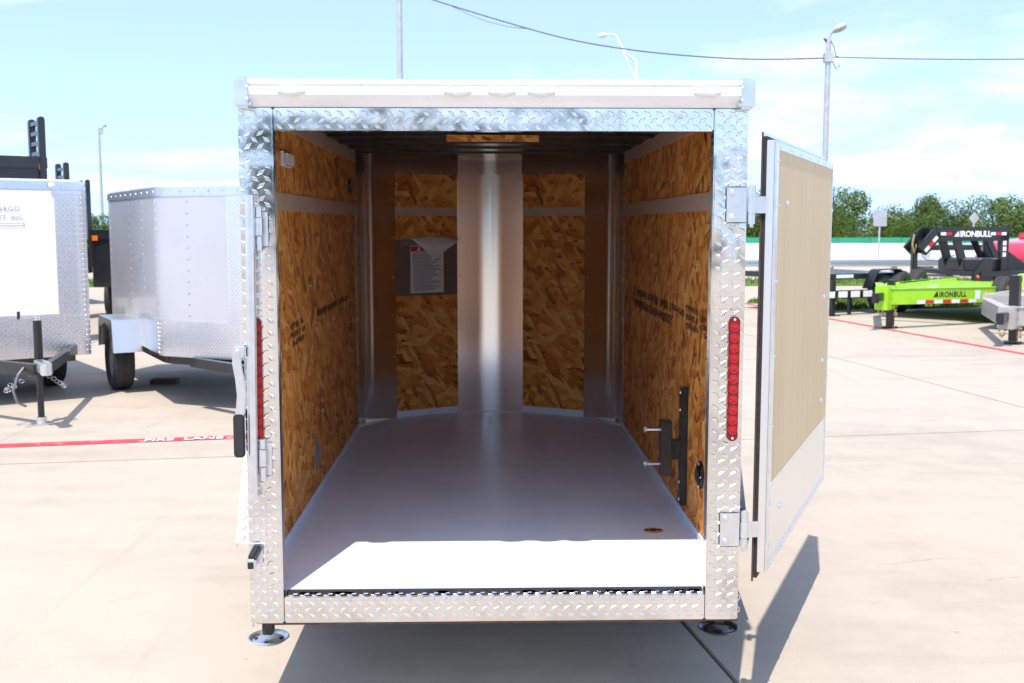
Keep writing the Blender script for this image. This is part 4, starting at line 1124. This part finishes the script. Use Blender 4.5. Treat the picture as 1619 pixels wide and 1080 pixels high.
wp = spline([(-1.1, 33.8, 8.80), (-.2, 33.5, 8.35), (.7, 33.3, 8.08), (1.45, 33.1, 7.96)])
o = MB().tube(wp, .010, 6).build('slack_cable', 'wire'); tag(o, 'pale slack cable drooping under the main overhead cable', 'cable')
def hwy_lamp(name, label, loc, h, arm, top, r=.1, mat='polew', straight=False):
    t = thing(name, label, 'street light', loc)
    MB().tube([(0, 0, -.03), (0, 0, h)], [r * 1.3, r * .8], 10).build('pole', mat, t)
    if straight:
        MB().bar((0, 0, h - .02), (-arm, 0, top), r * 1.2, r * 1.2).build('arm', mat, t); return
    MB().tube(spline([(0, 0, h - .1), (-arm * .35, 0, top - .75), (-arm * .55, 0, top - .05), (-arm * .8, 0, top - .02)]), r * .55, 6).tube(spline([(0, 0, h - 1.1), (-arm * .25, 0, h + .0), (-arm * .42, 0, top - .42)]), r * .5, 6).build('arm', mat, t)
    MB().tube([(-arm * .75, 0, top - .02), (-arm * .85, 0, top - .04), (-arm, 0, top - .10)], [r * .5, r * 1.5, r * .7], 8).build('lamp_head', mat, t)
hwy_lamp('highway_lamp', 'white highway lamp with curved double arm above the trailer roof', (8.22, 57, 0), 10.5, 2.15, 11.85, .10)
hwy_lamp('highway_lamp', 'thin white highway lamp standing over the trees at right', (36.1, 80, 0), 5.2, .8, 5.7, .10, straight=True)
hwy_lamp('highway_lamp', 'very thin distant lamp pole above the gap left of the silver trailer', (-35.8, 100, 0), 10.5, -.7, 10.75, .13, 'pole')

# ------------------------------------------------------------------ trees
def crown_mesh(seed, n=9500):
    r_ = random.Random(seed); mb = MB()
    lobes = [(r_.uniform(-.55, .55), r_.uniform(-.55, .55), r_.uniform(.30, .92), r_.uniform(.24, .44)) for _ in range(11)] + [(0, 0, .58, .52)]
    vs = []; fs = []
    for _ in range(n):
        cx, cy, cz, rad = r_.choice(lobes)
        d = Vector((r_.gauss(0, 1), r_.gauss(0, 1), r_.gauss(0, 1))).normalized() * rad * (r_.uniform(.35, 1.08) ** .6)
        c = Vector((cx + d.x, cy + d.y, cz + d.z * .75))
        s = r_.uniform(.014, .036)
        nrm = (d.normalized() + Vector((r_.gauss(0, .7), r_.gauss(0, .7), r_.gauss(0, .7) + .3))).normalized()
        x = nrm.orthogonal().normalized(); y = nrm.cross(x); a = r_.uniform(0, 6.28)
        x, y = x * math.cos(a) + y * math.sin(a), y * math.cos(a) - x * math.sin(a)
        k_ = len(vs)
        vs += [c - x * s, c + y * s * .55, c + x * s, c - y * s * .55]; fs.append((k_, k_ + 1, k_ + 2, k_ + 3))
    return mb.add(vs, fs)
def trunk_mesh(seed):
    r_ = random.Random(seed); mb = MB()
    mb.tube([(0, 0, -.02), (.01, .01, .2), (.0, .02, .45)], [.045, .032, .022], 8)
    for _ in range(6):
        a = r_.uniform(0, 6.28); L = r_.uniform(.25, .45)
        mb.tube([(.0, .0, r_.uniform(.2, .4)), (L * .5 * math.cos(a), L * .5 * math.sin(a), .5), (L * math.cos(a), L * math.sin(a), .72)], [.018, .012, .005], 6)
    return mb
protos = []
for i in range(3):
    c = crown_mesh(100 + i).build('crown', 'leaf', smooth=0); t = trunk_mesh(200 + i).build('trunk', 'bark')
    protos.append((c.data, t.data)); bpy.data.objects.remove(c); bpy.data.objects.remove(t)
c = crown_mesh(140).build('crown', 'leaf2', smooth=0); protos.append((c.data, protos[0][1])); bpy.data.objects.remove(c)
def tree(label, x, y, h, wd, k_, rz, group):
    t = thing('tree', label, 'tree', (x, y, 0), rz, group); t.scale = (wd, wd, h)
    link('crown', protos[k_][0], t); link('trunk', protos[k_][1], t)
def pxx(px, y): return -.03 + (px - 767.1) / 1723 * (y + 3.42)     # where along the road a tree stands, given its bearing
for lab, px, y, h, wd, k_ in [
    ('tall dark green tree right beside the open door and utility pole', 1335, 66, 3.75, 2.6, 0),
    ('short bright green bushy tree in front of the dark tree by the door', 1318, 58, 2.2, 1.6, 3),
    ('yellow green tree behind the rectangular road sign', 1418, 70, 2.55, 2.1, 3),
    ('low dark tree filling the dip left of the rectangular sign', 1380, 80, 2.1, 2.0, 1),
    ('tree with the highest crown behind the gooseneck lettering', 1474, 68, 3.7, 1.9, 2),
    ('middle green tree under the thin white highway lamp', 1524, 74, 2.9, 2.1, 1),
    ('broad pale green tree behind the diamond road sign', 1578, 66, 3.35, 2.8, 0),
    ('wide tree cut off by the right edge of the photo', 1640, 68, 3.3, 2.6, 2),
    ('dark tree seen in the slot between trailer post and door', 1190, 70, 3.3, 2.6, 1),
    ('green tree hidden mostly behind the open door', 1255, 68, 3.5, 2.8, 2),
    ('low yellow green shrub tree behind the gooseneck arch', 1445, 62, 1.9, 1.6, 3)]:
    tree(lab, pxx(px, y), y, h, wd, k_, px * .37, 'trees beyond the road barrier')
tree('small green tree in the gap between white and silver trailers', pxx(163, 62), 62, 2.15, 2.0, 0, 1.0, 'trees beyond the road barrier')
# low roof between the trees
hs = thing('far_house', 'low grey roofed house between the trees above the barrier', 'house', (26.6, 78, 0))
MB().box(-3, 3, 0, 4, -.03, .9).build('wall', 'barrier', hs)
MB().prism([(-3.3, .9), (3.3, .9), (2.2, 1.75), (-2.2, 1.75)], -.3, 4.3, Matrix(((1, 0, 0, 0), (0, 0, 1, 0), (0, 1, 0, 0), (0, 0, 0, 1)))).build('roof', 'roof', hs)
# the same tree belt carries on behind the camera, where the polished plate reflects it
for i in range(14):
    x = -34 + i * 5.2; tree('green tree of the belt standing behind the photographer', x, -38 - (i % 3) * 3, 4.8 + (i * 7 % 4) * .5, 3.4, i % 3, i * 1.3, 'trees behind the photographer')
